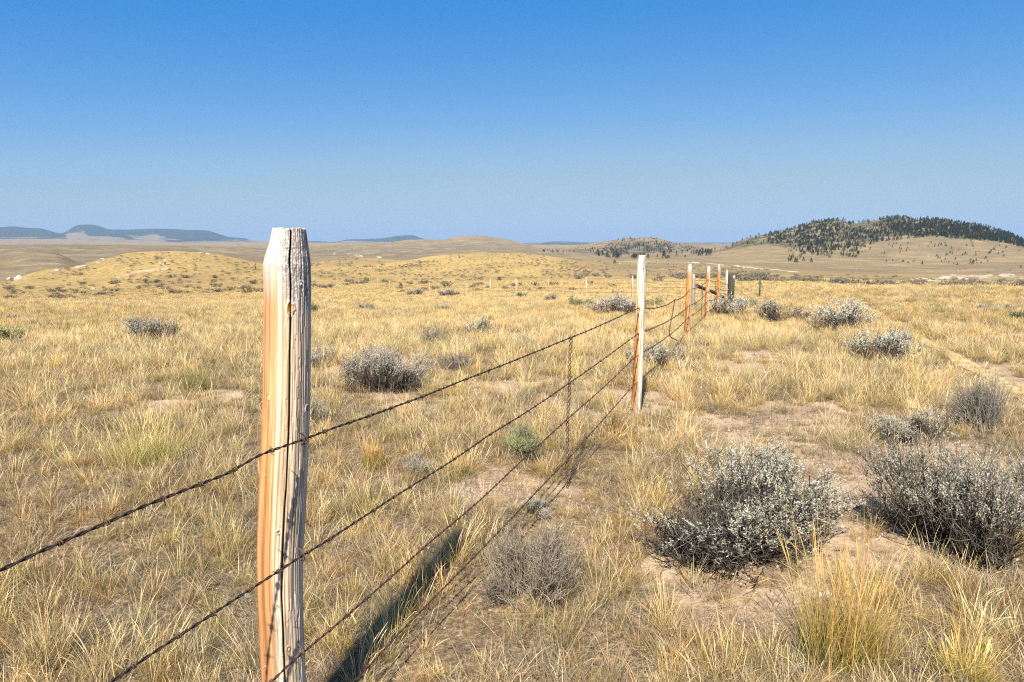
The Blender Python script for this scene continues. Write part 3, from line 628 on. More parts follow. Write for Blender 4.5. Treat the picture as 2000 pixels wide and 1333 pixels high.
OCC = []      # (x, y, radius): places the scattered grass stays out of
NEAR = [
 # px, base row, width, height, kind, lod, label, name
 (1418, 1112, 385, 200, 'sage', 2, 'biggest grey sagebrush, pale leaf tips over dark twigs, in bare soil right of the fence', 'sagebrush'),
 (1925, 1128, 370, 225, 'dark', 2, 'large dark grey sagebrush cut by the right edge of the photo, beside a yellow-green bunchgrass', 'sagebrush'),
 (1038, 1192, 180, 135, 'twigs', 2, 'leafless grey twiggy shrub at the end of the near post shadow', 'dead_shrub'),
 (1792, 872, 145, 62, 'pale', 2, 'low spreading pale sagebrush above the two big foreground shrubs on the right', 'sagebrush'),
 (1932, 852, 105, 112, 'feather', 2, 'feathery grey brush of thin curving stems near the right edge', 'rabbitbrush'),
 (1720, 712, 112, 64, 'sage', 1, 'round grey sagebrush beside the left wheel rut of the track', 'sagebrush'),
 (1625, 652, 104, 64, 'sage', 1, 'round grey sagebrush right of two lower ones, below the tree covered hill', 'sagebrush'),
 (1528, 630, 92, 40, 'dark', 1, 'flat wide sagebrush touching the rounder one to its right', 'sagebrush'),
 (1425, 622, 80, 46, 'sage', 1, 'grey sagebrush growing at the foot of the dark corner post', 'sagebrush'),
 (1458, 606, 42, 24, 'dark', 1, 'small grey sagebrush just right of the one at the corner post', 'sagebrush'),
 (1197, 618, 88, 38, 'sage', 1, 'dark centred sagebrush with pale rim left of the second post top wire', 'sagebrush'),
 (1278, 603, 50, 20, 'green', 1, 'low greyish green shrub directly right of the second post', 'shrub'),
 (752, 774, 165, 86, 'sage', 2, 'large sagebrush in the grass right of the nearest post, dark twigs under a pale top', 'sagebrush'),
 (300, 668, 94, 46, 'dark', 1, 'lone brownish sagebrush in the grass left of the nearest post', 'sagebrush'),
 (890, 726, 62, 33, 'twigs', 1, 'small grey dead shrub right of the large sagebrush', 'dead_shrub'),
 (846, 676, 46, 32, 'twigs', 1, 'grey dead shrub with a few pale leaves left of a pale round shrub', 'dead_shrub'),
 (934, 656, 68, 36, 'pale', 1, 'pale cream sagebrush in mid meadow above the top wire', 'sagebrush'),
 (14, 679, 52, 40, 'green', 1, 'green rabbitbrush with dark base at the left edge of the photo', 'rabbitbrush'),
 (24, 630, 26, 16, 'twigs', 1, 'tiny grey dead shrub above the green shrub at the left edge', 'dead_shrub'),
 (1262, 717, 84, 42, 'sage', 1, 'grey sagebrush half hidden behind the second post', 'sagebrush'),
 (1322, 707, 34, 30, 'dark', 1, 'small dark shrub right of the shrub behind the second post', 'shrub'),
 (1344, 731, 44, 28, 'pale', 1, 'small pale sagebrush with curled leaves below the third post', 'sagebrush'),
 (1030, 905, 68, 68, 'green', 2, 'bright grey-green young shrub between the wires left of the hanging chain', 'rabbitbrush'),
 (817, 926, 58, 34, 'pale', 2, 'small whitish low shrub between the first and second wires', 'sagebrush'),
 (623, 717, 56, 36, 'sage', 1, 'pale sagebrush showing just right of the nearest post', 'sagebrush'),
 (622, 835, 46, 56, 'pale', 1, 'pale upright shrub close behind the right side of the nearest post', 'sagebrush'),
 (720, 608, 36, 15, 'twigs', 1, 'small brown grey mound of twigs in the golden meadow', 'dead_shrub'),
 (865, 611, 30, 14, 'twigs', 1, 'small purple grey dead shrub in the golden meadow', 'dead_shrub'),
 (1925, 614, 34, 21, 'sage', 1, 'small sagebrush on the grassy rise by the right edge', 'sagebrush'),
 (1972, 612, 22, 18, 'dark', 1, 'dark sagebrush next to the green shrub at the right edge', 'sagebrush'),
 (1990, 630, 28, 26, 'green', 1, 'bright green shrub cut by the right edge of the photo', 'rabbitbrush'),
 (611, 616, 22, 26, 'green', 1, 'green shrub peeking out right of the nearest post', 'rabbitbrush'),
 (1678, 568, 32, 13, 'pale', 1, 'low pale domed shrub on the far rim of the right meadow', 'sagebrush'),
 (1722, 573, 26, 7, 'pale', 1, 'flat pale shrub right of the domed one on the meadow rim', 'sagebrush'),
 (812, 579, 34, 16, 'dark', 1, 'dark triple-headed sagebrush in front of the cross fence', 'sagebrush'),
 (884, 581, 36, 16, 'dark', 1, 'dark greenish sagebrush in front of the cross fence', 'sagebrush'),
 (1004, 587, 15, 11, 'dark', 1, 'small dark sagebrush left of a green one by the cross fence', 'sagebrush'),
 (1019, 585, 20, 14, 'green', 1, 'greenish shrub touching a small dark one by the cross fence', 'shrub'),
 (1076, 591, 26, 17, 'dark', 1, 'dark sagebrush at the foot of an orange cross fence post', 'sagebrush'),
 (1120, 601, 30, 22, 'green', 1, 'grey-green upright shrub left of a white cross fence post', 'rabbitbrush'),
 (1147, 600, 28, 15, 'green', 1, 'low grey-green shrub below a white cross fence post', 'rabbitbrush'),
 (1169, 587, 16, 9, 'dark', 1, 'small dark sagebrush above the dark centred one', 'sagebrush'),
 (641, 564, 26, 10, 'dark', 1, 'dark sagebrush, rightmost of a row beside the nearest post', 'sagebrush'),
 (410, 606, 50, 7, 'dark', 1, 'long low line of grey brush where the meadow drops to the knoll', 'shrub'),
 (1200, 576, 13, 9, 'dark', 1, 'small dark shrub just above the dark centred sagebrush', 'sagebrush'),
 (1007, 591, 10, 6, 'green', 1, 'tiny pale green shrub under the cross fence shrubs', 'shrub'),
 (1484, 560, 14, 10, 'dark', 1, 'dark shrub just left of the green steel post', 'sagebrush'),
 (1058, 1010, 46, 26, 'pale', 2, 'small greyish weedy shrub above the leafless twiggy shrub', 'shrub'),
]
srg = np.random.default_rng(5)
for i, (px, py, w, h, kind, lod, lab, nm) in enumerate(NEAR):
    P = hit(px, py)
    grp = 'shrubs on the prairie' if nm != 'bunchgrass' else None
    place_shrub(kind, P, w, h, lod, i if lod == 2 else i % 4, srg, lab, grp, nm)
    OCC.append((P[0], P[1] + w / F * P[1] * .33, w / F * P[1] * .42))

# mid-field shrubs, each one placed where the photo shows it
MID = [(614,562,12,6),(624,563,14,7),(778,566,12,6),(785,574,14,8),(850,567,18,8),(830,568,14,7),(874,562,26,12),(919,564,14,7),(935,560,22,8),(937,570,18,6),(952,565,12,6),
 (801,557,12,7),(823,557,14,6),(975,548,12,7),(985,567,12,9),(1008,562,22,9),(1028,570,18,6),(1048,560,16,9),(1057,569,22,8),(1082,559,22,8),(1121,570,18,8),(1153,556,14,7),(1204,561,18,6),(1255,556,18,7),
 (1285,552,22,8),(1300,560,14,5),(1330,548,20,7),(1471,553,14,5),(1455,566,12,4)]
for i, (px, py, w, h) in enumerate(MID):
    P = hit(px, py)
    if P is None: continue
    place_shrub(('dark', 'sage')[i % 3 == 2], P, w, h, 0, i % 5, srg, 'small dark sagebrush %s the far cross fence' % ('near the left far end of' if px < 800 else ('among the middle posts of' if px < 1030 else 'near the right end of')), 'sagebrush around the cross fence')

def sample_px(n, poly, rg, seed, clump=.5, sc=40, rmin=75):
    xs = [p[0] for p in poly]; top = np.array([p[1] for p in poly]); bot = np.array([p[2] for p in poly]); out = []
    tries = 0
    while len(out) < n and tries < n * 60:
        tries += 1
        x = rg.uniform(xs[0], xs[-1]); a = np.interp(x, xs, top); b = np.interp(x, xs, bot); y = a + (b - a) * rg.uniform(0, 1)
        if float(fbm(x / sc, y / (sc * .35), seed)) < clump + rg.uniform(-.12, .12): continue
        P = hit(x, y)
        if P is None or math.hypot(P[0], P[1]) < rmin: continue
        out.append((x, y, P))
    return out
FIELDS = [
 # count, [(px, top row, bottom row)...], group, label, width range (m), clump
 (420, [(0, 552, 596), (100, 530, 596), (200, 508, 597), (300, 494, 596), (420, 500, 592), (520, 516, 586)], 'sagebrush on the left knoll', 'small grey-green sagebrush on the golden knoll left of the nearest post', (.7, 1.9), .47),
 (800, [(610, 530, 562), (700, 520, 560), (800, 512, 556), (880, 498, 553), (960, 496, 548), (1060, 500, 546), (1150, 515, 545)], 'sagebrush on the middle mound', 'tiny sagebrush dotting the golden mound in the middle distance', (.8, 2.2), .47),
 (160, [(600, 505, 522), (700, 504, 524), (840, 512, 526)], 'sagebrush on the low ridge', 'tiny dark sagebrush on the low ridge behind the cross fence', (1.5, 3.2), .42),
 (560, [(1090, 514, 540), (1180, 509, 543), (1300, 509, 545), (1400, 514, 548), (1500, 526, 552)], 'sagebrush on the dark ridge', 'tiny dark sagebrush covering the stony ridge behind the second post', (1.0, 2.6), .38),
 (460, [(1450, 542, 556), (1560, 540, 560), (1700, 540, 564), (1850, 546, 569), (2000, 546, 571)], 'sagebrush beyond the right meadow', 'small dark sagebrush in the hollow beyond the right meadow', (.5, 1.7), .42),
 (60, [(1500, 500, 535), (1700, 505, 535), (2000, 520, 540)], 'shrubs below the tree hill', 'tiny dark shrub on the pale flat below the tree covered hill', (1.2, 3.), .45),
]
cand = []
for fi, (n, poly, grp, lab, wr, cl) in enumerate(FIELDS):
    for x, y, P in sample_px(n, poly, srg, 60 + fi, cl, rmin=115 if fi == 0 else 75):
        w = srg.uniform(*wr) * srg.uniform(.7, 1.1); cand.append((w / P[1], w, P, grp, lab, fi))
cand.sort(key=lambda c: -c[0])
NIND = 300 - len(MID) - sum(1 for q in NEAR if q[7] == 'sagebrush')
for k, (s, w, P, grp, lab, fi) in enumerate(cand[:NIND]):
    place_shrub('dark' if k % 3 else 'sage', P, 0, 0, 0, k % 5, srg, lab, grp, w=w, h=w * srg.uniform(.32, .5))
far_protos = []
for v in range(5):
    sm, fm = shrub_meshes('dark' if v % 2 else 'sage', 0, v)
    far_protos.append(fm)
fc = proto_collection('far_sagebrush', far_protos); rest = cand[NIND:]
scatter('sagebrush_cover', fc, [c[2] for c in rest], [(0, 0, srg.uniform(0, 6.28)) for c in rest],
        [(c[1], c[1], c[1] * srg.uniform(.6, .9)) for c in rest], [srg.integers(0, 5) for c in rest],
        'dense cover of tiny dark sagebrush on the distant ridges and hollow', 'sagebrush')

# --- bunchgrass clumps big enough to tell apart
BUNCH = [
 (1650, 1300, 225, 340, 'tall yellow-green bunchgrass in the bottom right between the two big shrubs', 0),
 (300, 905, 190, 125, 'broad golden bunchgrass spreading left of the nearest post', 1),
 (385, 762, 110, 72, 'olive-gold bunchgrass above the broad one on the left', 1),
 (1205, 845, 80, 75, 'upright bunchgrass at the foot of the second post', 0),
 (735, 915, 60, 75, 'narrow yellow-green bunchgrass right of the nearest post above the second wire', 0),
 (895, 930, 90, 80, 'wispy bunchgrass beside the green young shrub', 1),
 (100, 1300, 110, 150, 'small spiky tussock in the bottom left corner', 1),
 (1880, 1330, 120, 120, 'olive tussock at the bottom edge on the right', 1),
]
for i, (px, py, w, h, lab, st) in enumerate(BUNCH):
    P = hit(px, py); D = P[1] / CP; Wm = w / F * D; Hm = h / F * D; rg = np.random.default_rng(100 + i); A = Acc()
    for k in range(9):
        B = Acc(); hh = Hm * rg.uniform(.75, 1.05)
        blades(B, rg, 80, (hh * .4, hh * .8), Wm * .12, .2 if st == 0 else .42, .0021, (.19, .19, .06), (.50, .41, .15), curve=.35)
        blades(B, rg, 24, (hh * .6, hh * 1.1), Wm * .12, .13 if st == 0 else .34, .0024, (.36, .31, .10), (.70, .52, .22), curve=.25, head=.7, segs=6)
        a = rg.uniform(0, 6.28); q = np.array([math.cos(a), math.sin(a) * .8, 0]) * Wm * .30 * math.sqrt(rg.uniform(0, 1))
        for V, Q, C in zip(B.V, [None] * len(B.V), B.C): pass
        off = 0
        for V, Q, C in zip(B.V, B.Fq, B.C):
            A.add(V + q, Q - off, C); off += len(V)
    o = obj('bunchgrass', A.mesh('bunchgrass', M_GRASS), loc=P - [0, 0, .01]); tag(o, lab, 'grass tuft', 'bunchgrass tussocks')
    OCC.append((P[0], P[1], Wm * .35))

# --- dirt wheel ruts of the two-track road
RUTS = [[(1668, 584), (1690, 600), (1722, 618), (1765, 645), (1815, 672), (1880, 708), (1960, 752), (2060, 810), (2250, 930)],
        [(1722, 582), (1760, 596), (1815, 615), (1890, 640), (1960, 664), (2040, 690), (2200, 745)]]
RUTP = []
A = Acc()
for ru in RUTS:
    P = np.array([hit(*q) for q in ru]); s = np.concatenate([[0], np.cumsum(np.linalg.norm(np.diff(P[:, :2], axis=0), axis=1))])
    sq = np.arange(0, s[-1], .2); C = np.stack([pchip(s, P[:, 0], sq), pchip(s, P[:, 1], sq)], -1); RUTP.append(C)
    T = unit(np.gradient(C, axis=0)); Nn = np.stack([-T[:, 1], T[:, 0]], -1)
    us = np.linspace(-1, 1, 9); wv = .115 * (.55 + .8 * fbm(sq / .8, sq * 0, 77, 3))[:, None]
    XY = C[:, None] + Nn[:, None] * (us[None] * wv)[..., None]
    Z = terrain(XY[..., 0], XY[..., 1]) + .006
    V = np.concatenate([XY, Z[..., None]], -1); n = len(sq)
    i = np.arange(n - 1)[:, None] * 9; j = np.arange(8)[None]
    q = np.stack([i + j, i + j + 1, i + 9 + j + 1, i + 9 + j], -1)[..., ::-1]
    A.add(V, q, (0, 0, 0))
m_rut, nt, out = new_mat('rut_soil'); ge = N(nt, 'ShaderNodeNewGeometry')
c1 = ramp(nt, noise(nt, 9, 6, .75, ge.outputs['Position']), [(.36, (.30, .23, .11)), (.5, (.47, .36, .19)), (.64, (.60, .47, .29))])
db = N(nt, 'ShaderNodeBsdfDiffuse'); nt.links.new(c1, db.inputs[0]); nt.links.new(db.outputs[0], out.inputs[0])
tag(obj('path', A.mesh('path', m_rut, True)), 'faint two-track dirt road curving through the grass on the right', 'track', kind='structure')

# --- grass cover
PROT = []
KIDX = {}
for kind, nv, cs in (('fine', 5, 1), ('medium', 5, 1), ('tall', 2, .6), ('litter', 4, 1), ('stalks', 4, 1), ('weed', 2, 1), ('curl', 3, 1), ('dead', 4, 1), ('coarse', 4, 1), ('far', 4, 1)):
    KIDX[kind] = list(range(len(PROT), len(PROT) + nv))
    for v in range(nv): PROT.append(tuft(kind, 900 + len(PROT), cs))
GC = proto_collection('tuft', PROT)
def ring_pts(r0, r1, dens, rg, amax=47):
    area = R(2 * amax) / 2 * (r1 ** 2 - r0 ** 2); n = int(area * dens)
    r = np.sqrt(rg.uniform(r0 ** 2, r1 ** 2, n)); a = rg.uniform(-R(amax), R(amax), n)
    return np.sin(a) * r, np.cos(a) * r
def rut_dist(x, y):
    d = np.full(len(x), 99.)
    for C in RUTP:
        for c in C[::2]: d = np.minimum(d, np.hypot(x - c[0], y - c[1]))
    return d
XS, YS, SS, IS, TS = [], [], [], [], []
def addg(x, y, kinds, probs, smin, smax, rg, keep=None, zs=1.0, tilt=.12):
    if keep is not None: x, y = x[keep], y[keep]
    n = len(x)
    k = rg.choice(len(kinds), n, p=np.array(probs) / sum(probs)); idx = np.zeros(n, int)
    for i, kd in enumerate(kinds):
        m = k == i; idx[m] = rg.choice(KIDX[kd], m.sum())
    s = rg.uniform(smin, smax, n)
    XS.append(x); YS.append(y); SS.append(np.stack([s, s, s * zs * rg.uniform(.8, 1.2, n)], -1)); IS.append(idx); TS.append(rg.normal(0, tilt, (n, 2)))
gr = np.random.default_rng(11)
def okm(x, y, b_keep=1.0):
    k = gr.uniform(0, 1, len(x)) > bare(x, y) * b_keep
    k &= gr.uniform(0, 1, len(x)) < .42 + .8 * ss(.36, .56, fbm(x / .45, y / .45, 75, 2))
    for ox, oy, orr in OCC:
        k &= np.hypot(x - ox, y - oy) > orr * .75
    rd = rut_dist(x, y) if y.max() > 8 else np.full(len(x), 99.)
    k &= (rd > .30) | (gr.uniform(0, 1, len(x)) < .24)
    return k
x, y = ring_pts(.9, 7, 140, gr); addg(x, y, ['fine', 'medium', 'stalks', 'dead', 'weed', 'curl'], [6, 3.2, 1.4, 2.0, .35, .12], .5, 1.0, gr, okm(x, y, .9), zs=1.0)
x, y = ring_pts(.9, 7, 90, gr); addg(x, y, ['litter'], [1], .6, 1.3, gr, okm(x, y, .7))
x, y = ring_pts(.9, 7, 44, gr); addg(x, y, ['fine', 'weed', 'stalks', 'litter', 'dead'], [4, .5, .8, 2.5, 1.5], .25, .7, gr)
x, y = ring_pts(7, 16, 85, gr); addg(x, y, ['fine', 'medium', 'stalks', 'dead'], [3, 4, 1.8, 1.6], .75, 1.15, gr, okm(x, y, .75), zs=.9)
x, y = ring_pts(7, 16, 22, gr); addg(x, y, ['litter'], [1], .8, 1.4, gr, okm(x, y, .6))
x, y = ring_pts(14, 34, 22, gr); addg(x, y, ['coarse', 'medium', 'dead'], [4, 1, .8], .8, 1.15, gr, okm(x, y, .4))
x, y = ring_pts(32, 70, 9, gr); addg(x, y, ['far'], [1], .6, 1.0, gr)
x, y = ring_pts(68, 150, 2.2, gr); addg(x, y, ['far'], [1], .8, 1.3, gr)
# tufts growing across the strip shaded by the nearest post
t_ = gr.uniform(.12, .95, 34); x = -.62 + t_ * .34 + gr.normal(0, .06, 34); y = 2.25 + t_ * 1.6
addg(x, y, ['medium', 'stalks', 'fine'], [4, 2, 2], .7, 1.0, gr)
for C_ in RUTP:      # short grass grown over the wheel ruts
    q_ = np.repeat(C_, 7, 0) + gr.normal(0, .13, (len(C_) * 7, 2)); q_ = q_[gr.uniform(0, 1, len(q_)) < .35 + .65 * (fbm(q_[:, 0] / .7, q_[:, 1] / .7, 79, 2) > .48)]
    addg(q_[:, 0], q_[:, 1], ['fine', 'medium', 'litter', 'stalks'], [4, 3, 2, 1], .3, .62, gr, zs=.8)
x = np.concatenate(XS); y = np.concatenate(YS); z = terrain(x, y)
# grass stays short right under the lowest wire
off_ = (x - (-.62 + .434 * (y - 2.07))) * .917; SA = np.concatenate(SS)
low_ = (off_ > -.12) & (off_ < .26) & (y > 1.2) & (y < 5.2); SA[low_] *= np.array([.7, .7, .42])
T = np.concatenate(TS)
scatter('dry_grass', GC, np.stack([x, y, z], -1), np.stack([T[:, 0], T[:, 1], gr.uniform(0, 6.28, len(x))], -1), SA, np.concatenate(IS),
        'dry straw and olive prairie grass covering the ground', 'grass')
print('grass instances', len(x))

# --- pebbles on the bare soil
def rock_mesh(seed, sub=2, col=(.5, .42, .33), rough=.25, flat=.65):
    rg = np.random.default_rng(seed)
    import bmesh
    bm = bmesh.new(); bmesh.ops.create_icosphere(bm, subdivisions=sub, radius=1)
    V = np.array([v.co[:] for v in bm.verts]); Fc = np.array([[v.index for v in f.verts] for f in bm.faces]); bm.free()
    k = unit(rg.normal(0, 1, (9, 3))); d = V @ k.T
    s = 1 - rough * np.clip(d - .55, 0, 1).max(1) * 1.6 + rg.normal(0, .03, len(V))
    s = s + .18 * (fbm(V[:, 0] * 1.6 + seed, V[:, 1] * 1.6 + V[:, 2] * 2.1, seed) - .5)
    V = V * s[:, None] * np.array([1, rg.uniform(.7, 1), flat])
    A = Acc(); A.add(V, None, np.asarray(col) * (1 + rg.normal(0, .05, (len(V), 1))), Fc)
    return A.mesh('stone', M_STONE)
pc = proto_collection('pebble', [rock_mesh(300 + k, 1, c) for k, c in enumerate([(.55, .47, .38), (.42, .33, .26), (.62, .56, .48), (.5, .36, .27)])])
x, y = ring_pts(1.2, 9, 190, gr); kb = gr.uniform(0, 1, len(x)) < bare(x, y) * .9 + .08; x, y = x[kb], y[kb]
s = np.minimum(gr.gamma(1.3, .0045, len(x)) + .002, .035)
scatter('pebbles', pc, np.stack([x, y, terrain(x, y)], -1), gr.uniform(0, 6.28, (len(x), 3)), np.stack([s, s, s * .7], -1), gr.integers(0, 4, len(x)),
        'small pale pebbles scattered on the bare soil patches', 'pebbles')

# ------------------------------------------------------------------ fence
def post_mesh(zc, xc, yc, rad, seed, nth=72, nz=160, style='orange', knots=(), taper=.0, crackang=None, groove=.0022):
    """a weathered round post. zc: heights, xc,yc: axis at those heights, rad: radius at those heights; th=0 faces the camera"""
    zs = np.linspace(zc[0], zc[-1], nz); cx_ = pchip(np.array(zc), np.array(xc), zs); cy_ = pchip(np.array(zc), np.array(yc), zs); rr = np.interp(zs, zc, rad)
    th = np.linspace(-math.pi, math.pi, nth, endpoint=False)
    TH, ZZ = np.meshgrid(th, zs); cw = np.cos(TH); sw = np.sin(TH)
    hh = zs[-1] - ZZ                                   # distance below the top
    wob = .02 * (vn(ZZ * 6, TH * 0, seed + 5) - .5)
    # vertical grain: strong on the right (camera side), fine on the left
    g = fbm(sw * 14 + wob * 40, cw * 14 + ZZ * 1.3, seed, 2); g2 = fbm(sw * 38 + wob * 90, cw * 38 + ZZ * 3, seed + 3, 2)
    side = ss(-.15, .3, sw)                           # 0 = left smooth orange, 1 = right ridged
    d = -groove * (np.abs(2 * g - 1) < .16) * (.25 + side) - groove * .8 * (1 - np.abs(2 * g2 - 1)) ** 3 * side
    C = np.zeros(TH.shape + (3,))
    n1 = fbm(sw * 5, cw * 5 + ZZ * .8, seed + 8, 3); n2 = fbm(sw * 3, ZZ * 2.2, seed + 9, 3); n3 = vn(sw * 60, cw * 60 + ZZ * 3, seed + 12)
    orange = np.array([.53, .19, .03]); tan = np.array([.62, .43, .265]); pale = np.array([.74, .62, .47]); grey = np.array([.62, .51, .40])
    if style == 'dark': orange = np.array([.07, .05, .038]); tan = np.array([.10, .075, .055]); pale = np.array([.14, .11, .085]); grey = np.array([.08, .065, .05])
    if style == 'grey': orange = np.array([.33, .25, .18]); tan = np.array([.38, .33, .28]); pale = np.array([.45, .41, .36]); grey = np.array([.3, .28, .25])
    if style == 'white': tan = np.array([.78, .62, .42]); pale = np.array([.86, .80, .70]); grey = np.array([.62, .56, .48])
    if style == 'strong': orange = np.array([.55, .20, .035]); tan = np.array([.62, .35, .14]); pale = np.array([.6, .45, .3]); grey = np.array([.42, .36, .3])
    wo_ = ss(.16, -.45, sw + .35 * (n1 - .5)) * ss(.03, .22, hh + .08 * (n2 - .5)); wo_ = np.clip(wo_ + .95 * ss(.45, 1.3, hh) * ss(.4, -.45, sw + .3 * (n1 - .5)), 0, 1)
    if style == 'white': wo_ = wo_ * ss(.12, .75, hh + .2 * (n2 - .5))
    wg = ss(.1, .85, sw + .5 * (n2 - .5))
    C[:] = tan; C = C + (pale - C) * (ss(.45, .65, n1) * .7)[..., None]
    C = C + (orange * (1 - .3 * ss(.6, 1.4, hh))[..., None] - C) * (wo_ * (.6 + .5 * n2))[..., None]; C = C + (grey - C) * (wg * .5)[..., None]
    C *= (.80 + .35 * n3)[..., None]
    st_ = fbm(sw * 16 + wob * 60, cw * 16 + ZZ * .9, seed + 60, 3)
    C *= (.70 + .62 * ss(.3, .62, st_))[..., None]
    C *= (1 - .55 * (np.abs(2 * g - 1) < .10) * (.15 + .45 * side))[..., None]
    C *= (1 - .22 * (1 - np.abs(2 * g2 - 1)) ** 4 * (.2 + .8 * side))[..., None]
    # weathered speckled top
    if style not in ('dark',):
        sp = vn(sw * 30 + 9, ZZ * 330 + cw * 30, seed + 20); sp2 = fbm(sw * 4, ZZ * 12, seed + 22, 2)
        wt = ss(.24, .02, hh - .12 * ss(-.3, .8, sw) + .06 * (sp2 - .5))
        gt = np.array([.70, .66, .60]) if style == 'white' else np.array([.62, .575, .52])
        C = C + (gt * (1 - .18 * ss(-.2, .6, sw))[..., None] - C) * (wt * .85)[..., None]
        dk = (sp < .25 + .28 * wt * ss(-.6, .6, sw + .7 * (sp2 - .4))) * wt
        C = C * (1 - .55 * dk)[..., None]
    if style != 'dark':
        bt = ss(-.2, -.9, sw) * 0
    # the long crack
    if crackang is not None:
        ca = crackang + .05 * np.interp(zs, np.linspace(zs[0], zs[-1], 9), np.array([1.3, .9, -.3, -.9, -.5, .1, .1, .3, -.5]))[:, None] + .03 * (vn(ZZ * 14, ZZ * 0, seed + 30) - .5)
        dist = np.abs(((TH - ca + math.pi) % (2 * math.pi)) - math.pi) * rr[:, None]
        wc = .0030 + .0012 * (vn(ZZ * 9, ZZ * 0, seed + 31) - .5); k = ss(1.25, .35, dist / wc)
        gap = np.zeros_like(k)
        for kz, ka, kr, kc in knots:
            if kr > .012: gap = np.maximum(gap, ss(1.0, .6, np.abs(ZZ - kz) / kr))
        k = k * (1 - gap); d -= k * .022; C *= (1 - .93 * k)[..., None]
    for kz, ka, kr, kc in knots:
        dd = np.hypot((((TH - ka + math.pi) % (2 * math.pi)) - math.pi) * rr[:, None], (ZZ - kz) * (.62 if kr > .008 else .8)) * (1 + .5 * (vn(TH * 14, ZZ * 90, seed + 71) - .5))
        rim = ss(1.55, 1.15, dd / kr); ctr = ss(.95, .7, dd / kr)
        C = C + (np.array([.72, .62, .50]) - C) * (rim * .6)[..., None]
        C = C * (1 - .75 * (ss(.22, .0, np.abs(dd / kr - .95)))[..., None])
        C = C + (np.asarray(kc) * (.75 + .5 * n3[..., None]) - C) * ctr[..., None]; d += .0035 * rim - .005 * ctr
    # ragged top rim
    RR = rr[:, None] * (1 + .02 * (fbm(sw * 1.5 + 3, cw * 1.5 + ZZ, seed + 40, 2) - .5) * 2) + d
    ZO = ZZ + ss(.02, 0, hh) * .008 * (vn(sw * 7, cw * 7, seed + 41) - .5)
    V = np.stack([cx_[:, None] + RR * sw, cy_[:, None] - RR * cw, ZO], -1)
    i = np.arange(nz - 1)[:, None] * nth; j = np.arange(nth)[None]; j2 = (j + 1) % nth
    q = np.stack([i + j, i + j2, i + nth + j2, i + nth + j], -1)
    A = Acc(); A.add(V, q, np.clip(C, .01, .9))
    # top: rings towards the middle with cracks
    top = V[-1]; ctr = top.mean(0); Vt = []; Ct = []
    for kf in (.97, .7, .4, .1):
        p = ctr + (top - ctr) * kf; p[:, 2] = top[:, 2] * kf + ctr[2] * (1 - kf) + .004 * (vn(p[:, 0] * 160, p[:, 1] * 160, seed + 50) - .5) + (.0015)
        Vt.append(p); Ct.append(np.array([.42, .38, .34]) * (.6 + .6 * vn(p[:, 0] * 300, p[:, 1] * 300, seed + 51))[:, None] * (.35 if style == 'dark' else 1))
    base = (nz - 1) * nth; Vt = np.array(Vt); n0 = A.n
    A.add(Vt.reshape(-1, 3), None, np.array(Ct).reshape(-1, 3))
    jj = np.arange(nth); j2 = (jj + 1) % nth; prev = base
    for kf in range(4):
        cur = n0 + kf * nth; A.Fq.append(np.stack([prev + jj, prev + j2, cur + j2, cur + jj], -1)); prev = cur
    A.V.append(ctr[None] + [0, 0, .001]); A.C.append(np.array([[.2, .17, .15]])); A.Ft.append(np.stack([prev + jj, prev + j2, np.full(nth, A.n)], -1)); A.n += 1
    return A.mesh('post', M_WOOD, True)

def staple(acc, p, nrm, up=(0, 0, 1), s=1.0):
    """a small U nail over the wire"""
    nrm = unit(np.asarray(nrm, float)); side = unit(np.cross(nrm, up)); t = np.linspace(0, math.pi, 9)
    Pp = [p + np.asarray(up) * math.cos(a) * .010 * s + nrm * (math.sin(a) * .009 * s + .001) for a in t]
    Pp = [Pp[0] - nrm * .014 * s] + Pp + [Pp[-1] - nrm * .014 * s]
    tube(np.array(Pp), .0019 * s, 6, (.10, .075, .06), acc)

# nearest post
Y1 = 2.10
prof = [(448, 533, 597), (475, 527.5, 600.5), (500, 519.5, 604), (516, 516, 606), (560, 517, 607), (600, 517, 606.5), (700, 516, 605.5), (800, 514, 604), (900, 510, 600.5), (1000, 506, 596), (1100, 504, 590.5), (1200, 507, 591), (1333, 513, 596), (1410, 526, 610), (1500, 552, 638), (1600, 575, 662)]
zc, xc, rc = [], [], []
for py, l, r in prof:
    pl = at_Y(l, py, Y1); pr = at_Y(r, py, Y1); zc.append(pl[2]); xc.append((pl[0] + pr[0]) / 2); rc.append((pr[0] - pl[0]) / 2)
zc, xc, rc = zc[::-1], xc[::-1], rc[::-1]
zg = float(terrain(xc[0], Y1)); zc[0] = zg - .12
VA = math.atan2(-np.mean(xc), Y1)     # the camera sees the post turned by this much
def ang(px, py):
    k = np.interp(py, [q[0] for q in prof], [(q[1] + q[2]) / 2 for q in prof]); w = np.interp(py, [q[0] for q in prof], [(q[2] - q[1]) / 2 for q in prof])
    return math.asin(max(-.97, min(.97, (px - k) / w))) + VA
def zrow(py): return float(at_Y(560, py, Y1 - .06)[2])
OR = (.62, .30, .07); DK = (.16, .09, .05)
KN = [(zrow(603), ang(566, 603), .0105, (.72, .38, .10)), (zrow(773), ang(528, 773), .0065, (.70, .45, .08)), (zrow(805), ang(597, 805), .008, DK), (zrow(928), ang(519, 928), .003, OR),
      (zrow(1037), ang(543, 1037), .0055, (.30, .16, .07)), (zrow(1181), ang(543, 1181), .004, OR), (zrow(1268), ang(563, 1268), .005, (.55, .28, .08)), (zrow(1300), ang(521, 1300), .0035, OR), (zrow(553), ang(586, 553), .004, (.8, .78, .74))]
pm = post_mesh(zc, xc, [Y1] * len(zc), rc, 21, 192, 620, 'orange', KN, crackang=ang(566, 700), groove=.0020)
FENCE_D = unit(np.array([.398, .917, 0.])); 
